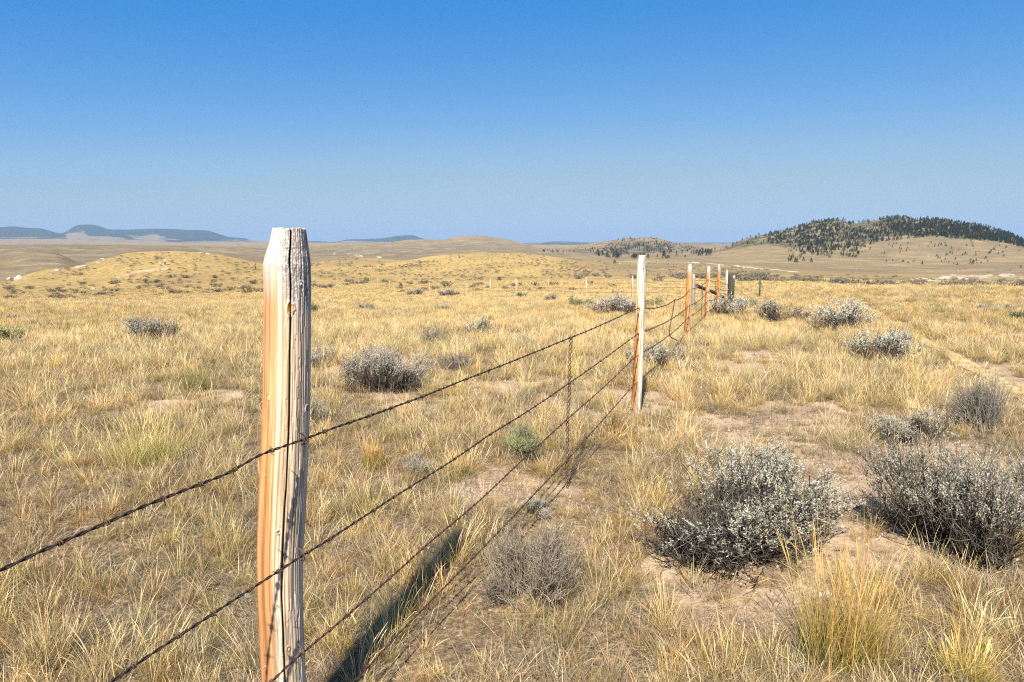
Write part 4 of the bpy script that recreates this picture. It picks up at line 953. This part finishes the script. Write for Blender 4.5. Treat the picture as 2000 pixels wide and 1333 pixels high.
def to_plane(px, py, P0, d):
    """point where the sight line meets the upright plane through P0 along d"""
    n = np.array([d[1], -d[0], 0]); rr_ = ray(px, py); t = np.dot(P0 - CAM, n) / np.dot(rr_, n); return CAM + rr_ * t
# lay out the line of posts
def post_at(px_b, Y, px_t, py_t):
    b = at_Y(px_b, 475 + F * 1.7 / Y, Y); t = at_Y(px_t, py_t, Y); zb = float(terrain(b[0], Y)); b[2] = zb - .1; return b, t
LINE = [  # base px, Y, top px, top row, radius, style, label
 (1240, 6.4, 1256, 499, .046, 'white', 'tall slim whitish fence post with orange streaks, second from the camera'),
 (1341, 12.6, 1349, 516, .054, 'strong', 'rusty orange fence post with grey top where the bent wire stay hangs'),
 (1380, 17.0, 1384.5, 521, .051, 'orange', 'slim orange fence post crossing the dark brace rail'),
 (1403, 19.6, 1404.5, 517, .049, 'strong', 'tallest looking orange post between the brace rail posts'),
 (1418, 24.2, 1420, 528, .048, 'white', 'pale thin post standing just left of the dark corner post'),
 (1427.5, 25.4, 1427.5, 534, .105, 'dark', 'thick dark brown corner post at the end of the fence'),
 (1353, 22.0, 1355, 536, .06, 'grey', 'short grey brace post half hidden behind the orange post with the bent stay'),
]
POSTS = []
e = tag(obj('fence_post', pm), 'nearest fence post, thick weathered wood, orange left side, grey cracked top', 'fence post', 'fence posts of the line going away')
ST = e
for k, (bx, Y, tx, ty, rad, sty, lab) in enumerate(LINE):
    b, t = post_at(bx, Y, tx, ty); n = 6; f = np.linspace(0, 1, n)
    zcs = list(b[2] + (t[2] - b[2]) * f); f2 = (f * (1 + .0)); zcs[-2] = t[2] - .09
    fx = (np.array(zcs) - b[2]) / (t[2] - b[2])
    xcs = list(b[0] + (t[0] - b[0]) * fx + .006 * np.sin(fx * 5 + k)); ra = [rad * 1.04, rad * 1.02, rad, rad * .98, rad * .95, rad * .66 if sty not in ('dark', 'grey') else rad * .9]
    me = post_mesh(zcs, xcs, [Y] * n, ra, 50 + 7 * k, 56, 150, sty, [], crackang=(.25 if k == 0 else None), groove=.003)
    o = tag(obj('fence_post', me), lab, 'fence post', 'fence posts of the line going away'); POSTS.append((b, t, o))

# wires: pixel path in the plane of the first span, then from post to post
P1c = np.array([float(np.interp(1.0, zc, xc)), Y1, 1.0])
def px_post(k, py): b, t, _ = POSTS[k]; return b, t
W1P0 = at_Y(600, 858, Y1 - .035)
X2, _, _ = at_Y(1249, 603, 6.4 - .05); SP1 = unit(np.array([X2 - W1P0[0], 6.35 - W1P0[1], 0]))
wire_px = [
 [(0, 1113), (82, 1075), (209, 1021), (290, 986), (432, 930), (515, 886), (600, 856), (640, 841), (750, 803), (875, 755), (1000, 706), (1117, 659), (1190, 628), (1249, 601)],
 [(215, 1333), (290, 1281), (411, 1202), (472, 1162), (543, 1116), (592, 1084), (640, 1055), (775, 968), (871, 908), (967, 843), (1005, 820), (1110, 750), (1249, 651)],
 [(529, 1333), (560, 1303), (593, 1274), (640, 1235), (767, 1124), (832, 1066), (917, 995), (1025, 895), (1107, 820), (1170, 765), (1246, 694)],
 [(690, 1333), (786, 1231), (871, 1145), (955, 1058), (1025, 985), (1109, 897), (1178, 820), (1243, 748)]]
rest_rows = [[(1318, 586, 10.0), (1347, 566, 12.5), (1384, 546, 16.9), (1404, 548, 19.5), (1421, 555, 24.1)], [(1347, 597, 12.5), (1384, 569, 16.9), (1404, 563, 19.5), (1421, 567, 24.1)],
             [(1345, 620, 12.5), (1383, 587, 16.9), (1403, 579, 19.5), (1420, 577, 24.1)], [(1344, 646, 12.5), (1382, 608, 16.9), (1403, 592, 19.5), (1420, 588, 24.1)]]
def barb_mesh():
    A = Acc(); t = np.linspace(0, 2 * 2 * math.pi, 26); x = np.linspace(-.006, .006, 26)
    tube(np.stack([x, np.cos(t) * .0058, np.sin(t) * .0058], -1), .0016, 6, (.13, .075, .05), A)
    for s in (1, -1):
        q = np.array([[.006 * s, 0, .005 * s], [.0065 * s, .002, .011 * s], [.007 * s, .006 * s, .022 * s]])
        tube(q, [.0017, .0015, .0003], 6, (.13, .075, .05), A)
    return A.mesh('barb', M_WIRE, True)
BARB = barb_mesh()
WLAB = ['top strand of dark rusty barbed wire running from lower left to the corner post', 'second strand from the top of the rusty barbed wire fence',
        'third strand from the top of the rusty barbed wire fence', 'lowest strand of rusty barbed wire, nearest the ground']
WIREPTS = []
wr = np.random.default_rng(3)
for k in range(4):
    P = [to_plane(px, py, W1P0, SP1) for px, py in wire_px[k]]
    d0 = unit(P[0] - P[2]); d0[2] = min(0, d0[2]) * .2 if k else d0[2] * .5
    pre = [P[0] + d0 * s for s in (3.2, 2.0, 1.0, .4)]
    for q in pre: q[2] = max(q[2], float(terrain(q[0], q[1])) + .25 * (4 - k) * .8)
    P = pre + P
    nfar = len(rest_rows[k]) + 2
    for px, py, Yk in rest_rows[k]: P.append(at_Y(px, py, Yk))
    P.append(at_Y(1427, [556, 567, 577, 587][k], 25.3))
    P = np.array(P); s = np.concatenate([[0], np.cumsum(np.linalg.norm(np.diff(P, axis=0), axis=1))])
    iend = s[-nfar]
    sq = np.concatenate([np.arange(0, iend + .5, .011), np.arange(iend + .5, s[-1], .05)])
    C = np.stack([np.where(sq <= iend, pchip(s, P[:, a], sq), np.interp(sq, s, P[:, a])) for a in range(3)], -1)
    sg = np.interp(sq, s, np.arange(len(s))); fr_ = sg - np.floor(sg); C[:, 2] -= np.where(sq > iend, .05 * fr_ * (1 - fr_) * 4, 0)
    kink = .003 * (vn(sq * 3.1, sq * 0, 500 + k) - .5); C[:, 2] += kink
    WIREPTS.append((sq, C))
    T = unit(np.gradient(C, axis=0)); Au = unit(np.cross(T, [0, 0, 1.])); Bu = np.cross(Au, T)
    ph = sq / .075 * 2 * math.pi; A = Acc()
    for o_ in (0, math.pi):
        H = C + (Au * np.cos(ph + o_)[:, None] + Bu * np.sin(ph + o_)[:, None]) * .0024
        tube(H, .0021, 6, (.045, .03, .024) if k < 2 else (.07, .04, .027), A)
    wobj = tag(obj('barbed_wire', A.mesh('barbed_wire', M_WIRE, True)), WLAB[k], 'barbed wire', 'barbed wire strands')
    bs = np.arange(.05 + wr.uniform(0, .1), s[-1] - .1, .125); bs = bs + wr.uniform(-.015, .015, len(bs))
    far = Acc(); first = True; nb = 0
    for b in bs:
        p = np.array([np.interp(b, sq, C[:, a]) for a in range(3)]); q = np.array([np.interp(b + .01, sq, C[:, a]) for a in range(3)]) - p
        X = Vector(q).normalized(); a = wr.uniform(-.9, .9); Zv = Vector((0, 0, 1)); Yv = Zv.cross(X).normalized(); Zv = X.cross(Yv)
        M = Matrix((X, Yv, Zv)).transposed().to_4x4() @ Matrix.Rotation(a + math.pi / 2 * int(wr.integers(0, 4)), 4, 'X'); M.translation = Vector(p)
        if p[1] > .9 and nb < 62:
            o = obj('barb', BARB, wobj); o.matrix_local = M; nb += 1
        else:
            vs = np.array([(M @ v.co)[:] for v in BARB.vertices]); fs = np.array([f.vertices[:] for f in BARB.polygons]); far.add(vs, fs, (.13, .075, .05))
    tag(obj('barb', far.mesh('barb', M_WIRE), wobj), kind='stuff')
# staples on the near posts
for k in range(4):
    sq, C = WIREPTS[k]
    pxx, _ = pix(C); mk = (C[:, 1] > 1.6) & (C[:, 1] < 2.6); tg = (597, 590, 591, 596)[k]; i = int(np.argmin(np.where(mk, np.abs(pxx - tg), 9e9)))
    A = Acc(); p = C[i]; xa = float(np.interp(p[2], zc, xc)); ra_ = float(np.interp(p[2], zc, rc)); nrm = np.array([p[0] - xa, p[1] - Y1, 0]); gap_ = max(0, np.linalg.norm(nrm) - ra_)
    staple(A, p - unit(nrm) * min(gap_ * .5, .006), nrm, s=1.7)
    obj('staple', A.mesh('staple', M_WIRE, True), ST)
    A = Acc(); i = int(np.argmin(np.abs(C[:, 1] - 6.37))); p = C[i]; b, t, o = POSTS[0]; xa = b[0] + (t[0] - b[0]) * (p[2] - b[2]) / (t[2] - b[2])
    nrm = np.array([p[0] - xa, p[1] - 6.4, 0]); staple(A, p - unit(nrm) * .003, nrm, s=1.3); obj('staple', A.mesh('staple', M_WIRE, True), o)

# hanging chain-like stay of the first span
def stay(path, rad, label, coil=.008, pitch=.05, dark=(.12, .065, .045)):
    P = np.array(path); s = np.concatenate([[0], np.cumsum(np.linalg.norm(np.diff(P, axis=0), axis=1))]); sq = np.arange(0, s[-1], pitch / 12)
    C = np.stack([pchip(s, P[:, a], sq) for a in range(3)], -1); T = unit(np.gradient(C, axis=0)); Au = unit(np.cross(T, [.3, .9, .1])); Bu = np.cross(Au, T)
    ph = sq / pitch * 2 * math.pi; A = Acc()
    for o_ in (0, math.pi):
        tube(C + (Au * np.cos(ph + o_)[:, None] + .6 * Bu * np.sin(ph + o_)[:, None]) * coil, rad, 6, dark, A)
    return tag(obj('wire_stay', A.mesh('wire_stay', M_WIRE, True)), label, 'wire stay', 'wire stays on the fence')
stay([to_plane(px, py, W1P0, SP1) for px, py in ((1116, 656), (1113, 700), (1112, 760), (1109, 820), (1108, 880), (1107, 920), (1106, 948))], .0034, 'rusty twisted wire stay hanging like a chain across all four wires', coil=.0085, pitch=.07)
P3 = lambda px, py, Y: at_Y(px, py, Y)
stay([P3(1318, 585, 10.6), P3(1314, 610, 10.6), P3(1308, 645, 10.6), P3(1308, 655, 10.65), P3(1318, 663, 10.9), P3(1334, 671, 11.4)], .006, 'bent rusty wire stay curling under the wires before the third post', coil=.003, pitch=.3)
stay([P3(1372, 556, 15), P3(1371, 590, 15), P3(1369, 634, 15)], .006, 'straight wire stay just left of the slim orange post', coil=.002, pitch=.3)
stay([P3(1397, 549, 18.6), P3(1397, 570, 18.6), P3(1396, 600, 18.6)], .006, 'straight wire stay between the two orange posts by the brace', coil=.002, pitch=.3)

def rail(p, q, r, col, name, label, cat, seed=0, sides=12, group=None):
    f = np.linspace(0, 1, 14)[:, None]; P = p + (q - p) * f + np.array([0, 0, 1]) * (.012 * np.sin(f * 9 + seed))
    A = Acc(); tube(P, r * (1 + .08 * np.sin(np.arange(14) * 2.1)), sides, np.asarray(col) * (.8 + .4 * np.random.default_rng(seed).uniform(0, 1, (1, 14, 1))), A, cap=True)
    return tag(obj(name, A.mesh(name, M_WOOD, True)), label, cat, group)
rail(P3(1361, 558, 22.0), P3(1420, 583, 25.2), .055, (.085, .065, .05), 'brace_rail', 'dark wooden brace rail slanting down towards the corner post', 'fence rail', 4)
# steel T posts
def tpost(px, ytop, ybot, Y, label, white=True):
    t = at_Y(px + .5, ytop, Y); b = at_Y(px - .5, ybot, Y); b[2] = min(b[2], float(terrain(b[0], Y)) - .05)
    e = empty('steel_post', b); H = t[2] - b[2]; A = Acc(); w = .028
    for (x0, y0, x1, y1) in ((-w, -.004, w, .004), (-.004, .004, .004, w * 1.3)):
        V = [(x, y, z) for z in (0, H) for x, y in ((x0, y0), (x1, y0), (x1, y1), (x0, y1))]
        V = np.array(V) + np.array([(t[0] - b[0]) * (1 if z > 0 else 0) for _, _, z in V])[:, None] * np.array([1, 0, 0])
        A.add(V, [[0, 1, 5, 4], [1, 2, 6, 5], [2, 3, 7, 6], [3, 0, 4, 7], [4, 5, 6, 7], [3, 2, 1, 0]], (.045, .10, .05))
    for z in np.arange(.25, H - .1, .055):
        V = [(x, y, z + dz) for dz in (0, .018) for x, y in ((-.009, -.012), (.009, -.012), (.009, -.0035), (-.009, -.0035))]
        A.add(V, [[0, 1, 5, 4], [1, 2, 6, 5], [2, 3, 7, 6], [3, 0, 4, 7], [4, 5, 6, 7], [3, 2, 1, 0]], (.045, .10, .05))
    obj('shaft', A.mesh('shaft', M_WIRE), e)
    if white:
        B = Acc(); hc = .13
        V = [(x + (t[0] - b[0]), y, z) for z in (H - hc, H + .004) for x, y in ((-w - .003, -.008), (w + .003, -.008), (w + .003, w * 1.4), (-w - .003, w * 1.4))]
        B.add(V, [[0, 1, 5, 4], [1, 2, 6, 5], [2, 3, 7, 6], [3, 0, 4, 7], [4, 5, 6, 7], [3, 2, 1, 0]], (.8, .8, .78)); obj('cap', B.mesh('cap', M_CLOTH), e)
    return tag(e, label, 'steel post', 'steel fence posts')
tpost(1433.5, 539, 572, 25.6, 'green steel fence post with a white top against the dark corner post')
tpost(1484, 545, 583, 27.0, 'green steel fence post standing alone in the grass right of the corner', False)
A = Acc(); p = P3(1435, 560, 25.6); q = P3(1472, 586, 26.5); q[2] = float(terrain(q[0], q[1])); tube(np.array([p, (p + q) / 2 - [0, 0, .02], q]), .005, 5, (.16, .13, .11), A)
tag(obj('guy_wire', A.mesh('guy_wire', M_WIRE)), 'thin guy wire slanting from the corner post to the ground', 'wire')

# cross fence far off to the left
CROSS = [(1234.5, 542, 586, 'white'), (1145, 544, 584, 'white'), (1071, 548, 578, 'orange'), (1008, 547, 577, 'white'), (958, 548, 575.5, 'white'), (911, 555, 578, 'white'),
         (871.5, 557, 573, 'orange'), (839.5, 553, 571, 'white'), (810, 555, 561, 'orange'), (760.5, 545, 564, 'white'), (738, 543, 558, 'white'), (722.5, 541, 553, 'white'), (701, 546, 560, 'grey'), (686, 546, 556, 'grey'), (658, 538, 550, 'white')]
ORD = ['first', 'second', 'third', 'fourth', 'fifth', 'sixth', 'seventh', 'eighth', 'ninth', 'tenth', 'eleventh', 'twelfth', 'thirteenth', 'fourteenth', 'fifteenth']
cp = []
for k, (px, ty, by, sty) in enumerate(CROSS):
    P = hit(px, by); H = (by - ty) / F * P[1] * 1.02 + .05; H = min(max(H, .9), 1.5)
    zcs = [-.2, H * .3, H * .6, H - .07, H]; me = post_mesh(zcs, [0, .01, .005, 0, 0], [0] * 5, [.055, .053, .052, .05, .036], 200 + k, 16, 14, sty, [], groove=.001)
    o = tag(obj('fence_post', me, loc=P), '%s thin post of the far cross fence, counted leftwards from the second post' % ORD[k], 'fence post', 'posts of the far cross fence'); cp.append((P, H))
order = sorted(range(len(cp)), key=lambda i: -CROSS[i][0]); b, t, _ = POSTS[5]
for w_ in range(3):
    hh = (.95, .68, .42)[w_]; P = [np.array([b[0], b[1], b[2] + .1 + hh])]
    for i in order[:12]: P.append(cp[i][0] + [0, 0, min(hh, cp[i][1] - .1)])
    A = Acc(); tube(np.array(P), .0065, 4, (.17, .13, .10), A)
    tag(obj('wire_strand', A.mesh('wire_strand', M_WIRE)), ('top', 'middle', 'lowest')[w_] + ' thin wire strand of the far cross fence', 'fence wire', 'wires of the far cross fence')

# ------------------------------------------------------------------ boulders, trees, poles, people
for k, (px, py, w, h, lab) in enumerate([
    (38 * 0 + 37, 546, 21, 16, 'largest pale boulder on the left slope of the knoll'), (18, 546, 12, 7, 'low pale rock left of the largest boulder on the knoll'), (112, 529, 14, 6, 'flat pale rock outcrop near the crest line of the knoll'),
    (154, 523, 14, 6, 'pale split rock on the knoll left of the summit'), (165, 520, 9, 4, 'small pale rock right of the split rock on the knoll'), (200, 506, 8, 3, 'small white rock on the skyline of the knoll'),
    (241, 510, 7, 4, 'white rock below the knoll summit beside a dark shrub'), (183, 565, 8, 7, 'pale rock in the brush at the foot of the knoll'), (300, 579, 14, 4, 'low pale stones in the grass below the knoll people'), (1210, 515, 5, 3, 'tiny pale rock on the stony ridge')]):
    P = hit(px, py)
    if P is None: continue
    D = P[1]; me = rock_mesh(400 + k, 3, (.44, .37, .30), .35, .8)
    o = tag(obj('boulder', me, loc=P, rz=k * 1.3, sc=(w / F * D * .5, w / F * D * .5, h / F * D * .75)), lab, 'boulder', 'pale boulders on the knoll')

def tree_mesh(seed, slim=1.0):
    rg = np.random.default_rng(seed); A = Acc(); n = 420
    z = rg.uniform(.10, 1, n) ** .85; rr = (.30 * slim * (1.03 - z) ** .75 + .02) * rg.uniform(.45, 1.12, n) * (1 + .25 * np.sin(z * 19 + seed))
    a = rg.uniform(0, 6.28, n); c = np.stack([np.cos(a) * rr, np.sin(a) * rr, z], -1)
    d = unit(np.stack([np.cos(a), np.sin(a), rg.normal(-.1, .35, n)], -1)); s = unit(np.cross(d, rg.normal(0, 1, (n, 3)))); L = rg.uniform(.06, .12, n)[:, None]; w = L * .6
    V = np.stack([c - d * L * .5, c + s * w * .5, c + d * L * .6, c - s * w * .5], 1)
    C = np.array([.042, .056, .032]) * rg.uniform(.55, 1.5, (n, 1)); C = np.clip(C, .01, 1)
    A.add(V, np.arange(n * 4).reshape(n, 4), np.repeat(C, 4, 0))
    B = Acc(); tube(np.array([[0, 0, -.06], [.005, 0, .4], [0, .004, .93]]), [.022, .015, .004], 5, (.12, .09, .07), B)
    return A.mesh('crown', M_TREE), B.mesh('trunk', M_TWIG)
TREES = [tree_mesh(700 + k, s) for k, s in enumerate((1.0, .8, 1.2, 1.35, .95))]
tr = np.random.default_rng(17); tl = []
def trees_in(n, poly, seed, clump, hr, grp, lab, sc=26):
    for x, y, P in sample_px(n, poly, tr, seed, clump, sc):
        h = tr.uniform(*hr); tl.append((h / P[1], h, P, grp, hill_label(x, y, False) if 'big right' in grp else lab))
G1 = ('trees on the big right hill', 'dark evergreen tree on the big rocky hill at right')
def hill_label(x, y, sky):
    side = 'left shoulder' if x < 1620 else ('middle' if x < 1820 else 'right end')
    return 'dark evergreen tree %s the %s of the big right hill' % ('on the skyline at' if sky else 'on the slope below', side)
trees_in(1700, [(1560, 440, 495), (1600, 430, 500), (1640, 428, 490), (1665, 434, 484), (1700, 430, 474), (1750, 422, 472), (1800, 427, 464), (1850, 433, 466), (1900, 440, 470), (1950, 452, 473), (2000, 468, 484)], 80, .38, (3.5, 9.5), *G1)
trees_in(420, [(1500, 455, 478), (1560, 441, 478), (1600, 431, 480), (1640, 429, 470)], 81, .38, (4, 9), *G1)
trees_in(260, [(1730, 423, 463), (1800, 427, 461), (1860, 434, 462), (1990, 464, 480)], 82, .38, (6, 12), *G1)
trees_in(70, [(1380, 487, 492), (1410, 482, 490), (1450, 467, 484), (1500, 456, 476), (1540, 446, 466)], 82, .3, (3.5, 7), *G1)
# along the skyline
for x in np.concatenate([np.arange(1425, 2010, 3.4)]):
    if tr.uniform() < (.35 if x < 1560 else .68):
        for y in np.arange(415, 480, 1.0):
            P = hit(x + tr.uniform(-1, 1), y)
            if P is not None and P[1] < 3500: break
        else: continue
        h = tr.uniform(4, 9.5); tl.append((h / P[1], h, P, G1[0], hill_label(x, y, True)))
G3 = ('trees on the lower slope', 'small dark juniper on the pale lower slope of the right hill')
trees_in(200, [(1540, 478, 515), (1600, 480, 515), (1680, 472, 505), (1730, 468, 488)], 83, .46, (3, 6.5), *G3)
trees_in(90, [(1720, 470, 515), (1850, 468, 520), (2000, 485, 525)], 84, .5, (2.5, 5.5), *G3)
G2 = ('trees on the middle hill', 'dark evergreen tree on the rounded hill behind the second post')
trees_in(420, [(1140, 482, 490), (1180, 485, 505), (1230, 484, 506), (1280, 472, 507), (1310, 474, 508), (1350, 484, 502), (1390, 488, 500)], 85, .44, (3.5, 9), *G2)
trees_in(60, [(1170, 474, 480), (1230, 465, 482), (1290, 467, 480)], 86, .45, (4, 8), *G2)
trees_in(50, [(1060, 486, 494), (1130, 486, 494)], 87, .4, (3, 6), *G2)
tl.sort(key=lambda c: -c[0])
for k, (s, h, P, grp, lab) in enumerate(tl[:300]):
    cm, tm = TREES[k % 5]; e = empty('evergreen_tree', P, tr.uniform(0, 6.28), (h, h, h)); obj('crown', cm, e); obj('trunk', tm, e); tag(e, lab, 'tree', grp)
tc_ = proto_collection('far_tree', [t[0] for t in TREES]); rest = tl[300:]
scatter('distant_trees', tc_, [c[2] for c in rest], [(0, 0, tr.uniform(0, 6.28)) for c in rest], [(c[1],) * 3 for c in rest], [tr.integers(0, 5) for c in rest],
        'smaller evergreen trees speckling the hills at right', 'trees')
for px, py, h, lab in ((1200.5, 516, 8, 'single dark juniper on the stony ridge left of the second post'), (1468, 546, 5, 'round dark bush on the grassy slope above the lone steel post'), (1645, 559, 9, 'round dark juniper left of the domed shrub on the rim'), (1618, 557, 6, 'smaller dark juniper left of the round one on the rim'),
                       (1955, 563, 5, 'dark bush in the hollow near the right edge'), (783, 562, 9, 'lollipop shaped little tree by the cross fence')):
    P = hit(px, py)
    if P is None: continue
    cm, tm = TREES[3]; h = h / F * P[1]
    e = empty('juniper', P, px, (h * 1.35, h * 1.35, h)); obj('crown', cm, e); obj('trunk', tm, e); tag(e, lab, 'tree')

def pylon(px, py, hpx, lab):
    P = hit(px, py)
    if P is None: return
    D = P[1]; H = hpx / F * D; g = H * .34; r = max(.16, D * .00013)
    e = empty('power_pylon', P)
    for sx in (-1, 1):
        A = Acc(); tube(np.array([[sx * g / 2, 0, -1], [sx * g / 2, 0, H]]), [r, r * .8], 6, (.16, .12, .10), A, cap=True); obj('pole', A.mesh('pole', M_WOOD), e)
    A = Acc(); tube(np.array([[-g * .95, 0, H * .86], [g * .95, 0, H * .86]]), [r * .8] * 2, 6, (.16, .12, .10), A, cap=True)
    tube(np.array([[-g / 2, 0, H * .6], [g / 2, 0, H * .82]]), [r * .5] * 2, 4, (.16, .12, .10), A); obj('crossarm', A.mesh('crossarm', M_WOOD), e)
    tag(e, lab, 'power pylon', 'power line pylons')
pylon(43, 479, 11, 'far two-legged power pylon at the left end of the brown plateau')
pylon(466, 488, 11, 'two-legged power pylon left of the nearest post')
pylon(901, 491, 15, 'two-legged power pylon in front of the middle brown hill')
pylon(1030, 492, 14, 'two-legged power pylon right of the middle brown hill')
pylon(608, 495, 9, 'two-legged power pylon just right of the nearest post')
P = hit(1726, 530); D = P[1]; e = empty('utility_pole', P); H = 22 / F * D
A = Acc(); tube(np.array([[0, 0, -.5], [0, 0, H]]), [.17, .12], 8, (.17, .13, .10), A, cap=True); obj('pole', A.mesh('pole', M_WOOD), e)
A = Acc(); tube(np.array([[-.9, -.15, H - .7], [.9, -.15, H - .7]]), [.07, .07], 5, (.15, .12, .10), A, cap=True); obj('crossarm', A.mesh('crossarm', M_WOOD), e)
tag(e, 'single wooden utility pole on the flat below the tree covered hill', 'utility pole')

# people far off on the knoll: skinned stick skeletons, clothes as zones of their own
SKIN = (.45, .28, .20)
def person(P, pose, top, legs, hair, label, rz=0, hat=None):
    e = empty('person', P, rz)
    if pose == 'stand':
        J = dict(pel=(0, 0, .93), ch=(0, .01, 1.30), nk=(0, 0, 1.48), hd=(0, -.015, 1.60), ht=(0, -.01, 1.72), kL=(-.10, -.03, .50), aL=(-.12, .02, .08), tL=(-.13, -.14, .04), kR=(.11, -.02, .50), aR=(.15, .03, .08), tR=(.17, -.13, .04),
                 sL=(-.18, 0, 1.42), eL=(-.25, .02, 1.14), wL=(-.22, -.08, .90), hL=(-.21, -.12, .82), sR=(.18, 0, 1.42), eR=(.27, .01, 1.15), wR=(.20, -.16, 1.0), hR=(.16, -.22, .96))
    else:
        J = dict(pel=(0, .12, .30), ch=(0, -.06, .66), nk=(0, -.12, .82), hd=(0, -.17, .93), ht=(0, -.18, 1.04), kL=(-.16, -.22, .48), aL=(-.15, .0, .08), tL=(-.16, -.16, .04), kR=(.16, -.20, .42), aR=(.15, .04, .08), tR=(.16, -.12, .04),
                 sL=(-.18, -.09, .76), eL=(-.24, -.22, .52), wL=(-.12, -.40, .40), hL=(-.08, -.46, .34), sR=(.18, -.09, .76), eR=(.25, -.22, .52), wR=(.14, -.40, .38), hR=(.10, -.46, .32))
    def skin(name, edges, rad, col):
        names = []; [names.append(q) for ed in edges for q in ed if q not in names]
        me = bpy.data.meshes.new(name); me.from_pydata([J[q] for q in names], [(names.index(a), names.index(b)) for a, b in edges], [])
        o = obj(name, me, e); m = o.modifiers.new('skin', 'SKIN'); me.skin_vertices[0].data
        for i, q in enumerate(names): me.skin_vertices[0].data[i].radius = (rad[q], rad[q] * (.75 if q in ('pel', 'ch') else 1))
        me.skin_vertices[0].data[0].use_root = True; s = o.modifiers.new('sub', 'SUBSURF'); s.levels = 1; s.render_levels = 1
        mt, nt, out = new_mat(name + '_tone'); b = N(nt, 'ShaderNodeBsdfDiffuse'); c = ramp(nt, noise(nt, 9, 3), [(.3, tuple(np.array(col) * .85)), (.7, tuple(np.array(col) * 1.1))]); nt.links.new(c, b.inputs[0]); nt.links.new(b.outputs[0], out.inputs[0])
        me.materials.append(mt); return o
    base = dict(pel=.14, ch=.15, nk=.06, hd=.10, ht=.075, kL=.065, aL=.045, tL=.035, kR=.065, aR=.045, tR=.035, sL=.065, eL=.045, wL=.032, hL=.035, sR=.065, eR=.045, wR=.032, hR=.035)
    ed = [('pel', 'ch'), ('ch', 'nk'), ('nk', 'hd'), ('hd', 'ht'), ('pel', 'kL'), ('kL', 'aL'), ('aL', 'tL'), ('pel', 'kR'), ('kR', 'aR'), ('aR', 'tR'), ('ch', 'sL'), ('sL', 'eL'), ('eL', 'wL'), ('wL', 'hL'), ('ch', 'sR'), ('sR', 'eR'), ('eR', 'wR'), ('wR', 'hR')]
    skin('body', ed, base, SKIN)
    up = {k: v + .022 for k, v in base.items()}
    skin('shirt', [('pel', 'ch'), ('ch', 'sL'), ('sL', 'eL'), ('ch', 'sR'), ('sR', 'eR')], {**up, 'pel': .145}, top)
    skin('trousers', [('pel', 'kL'), ('kL', 'aL'), ('pel', 'kR'), ('kR', 'aR')], {**up, 'pel': .168}, legs)
    A = Acc(); u, v = np.meshgrid(np.linspace(0, 2 * math.pi, 14, endpoint=False), np.linspace(0, 1.75, 7)); hx, hy, hz_ = J['hd']
    r_ = .125; V = np.stack([hx + r_ * np.sin(v) * np.cos(u), hy + .025 + r_ * np.sin(v) * np.sin(u), hz_ + .03 + r_ * np.cos(v)], -1)
    i = np.arange(6)[:, None] * 14; j = np.arange(14)[None]; A.add(V, np.stack([i + j, i + (j + 1) % 14, i + 14 + (j + 1) % 14, i + 14 + j], -1), hair); obj('hair' if not hat else 'hat', A.mesh('hair', M_CLOTH, True), e)
    tag(e, label, 'person', 'people on the knoll'); return e
person(hit(322.5, 518), 'stand', (.8, .78, .76), (.03, .03, .05), (.08, .05, .04), 'person standing on the knoll in white top and dark trousers', .4)
person(hit(314, 519.5), 'crouch', (.55, .66, .80), (.50, .55, .62), (.5, .5, .5), 'person crouching in pale blue clothes beside the standing person', -.5)
person(hit(499, 526), 'stand', (.045, .05, .055), (.04, .04, .05), (.05, .04, .03), 'person standing in all dark clothes left of the nearest post', 2.6)
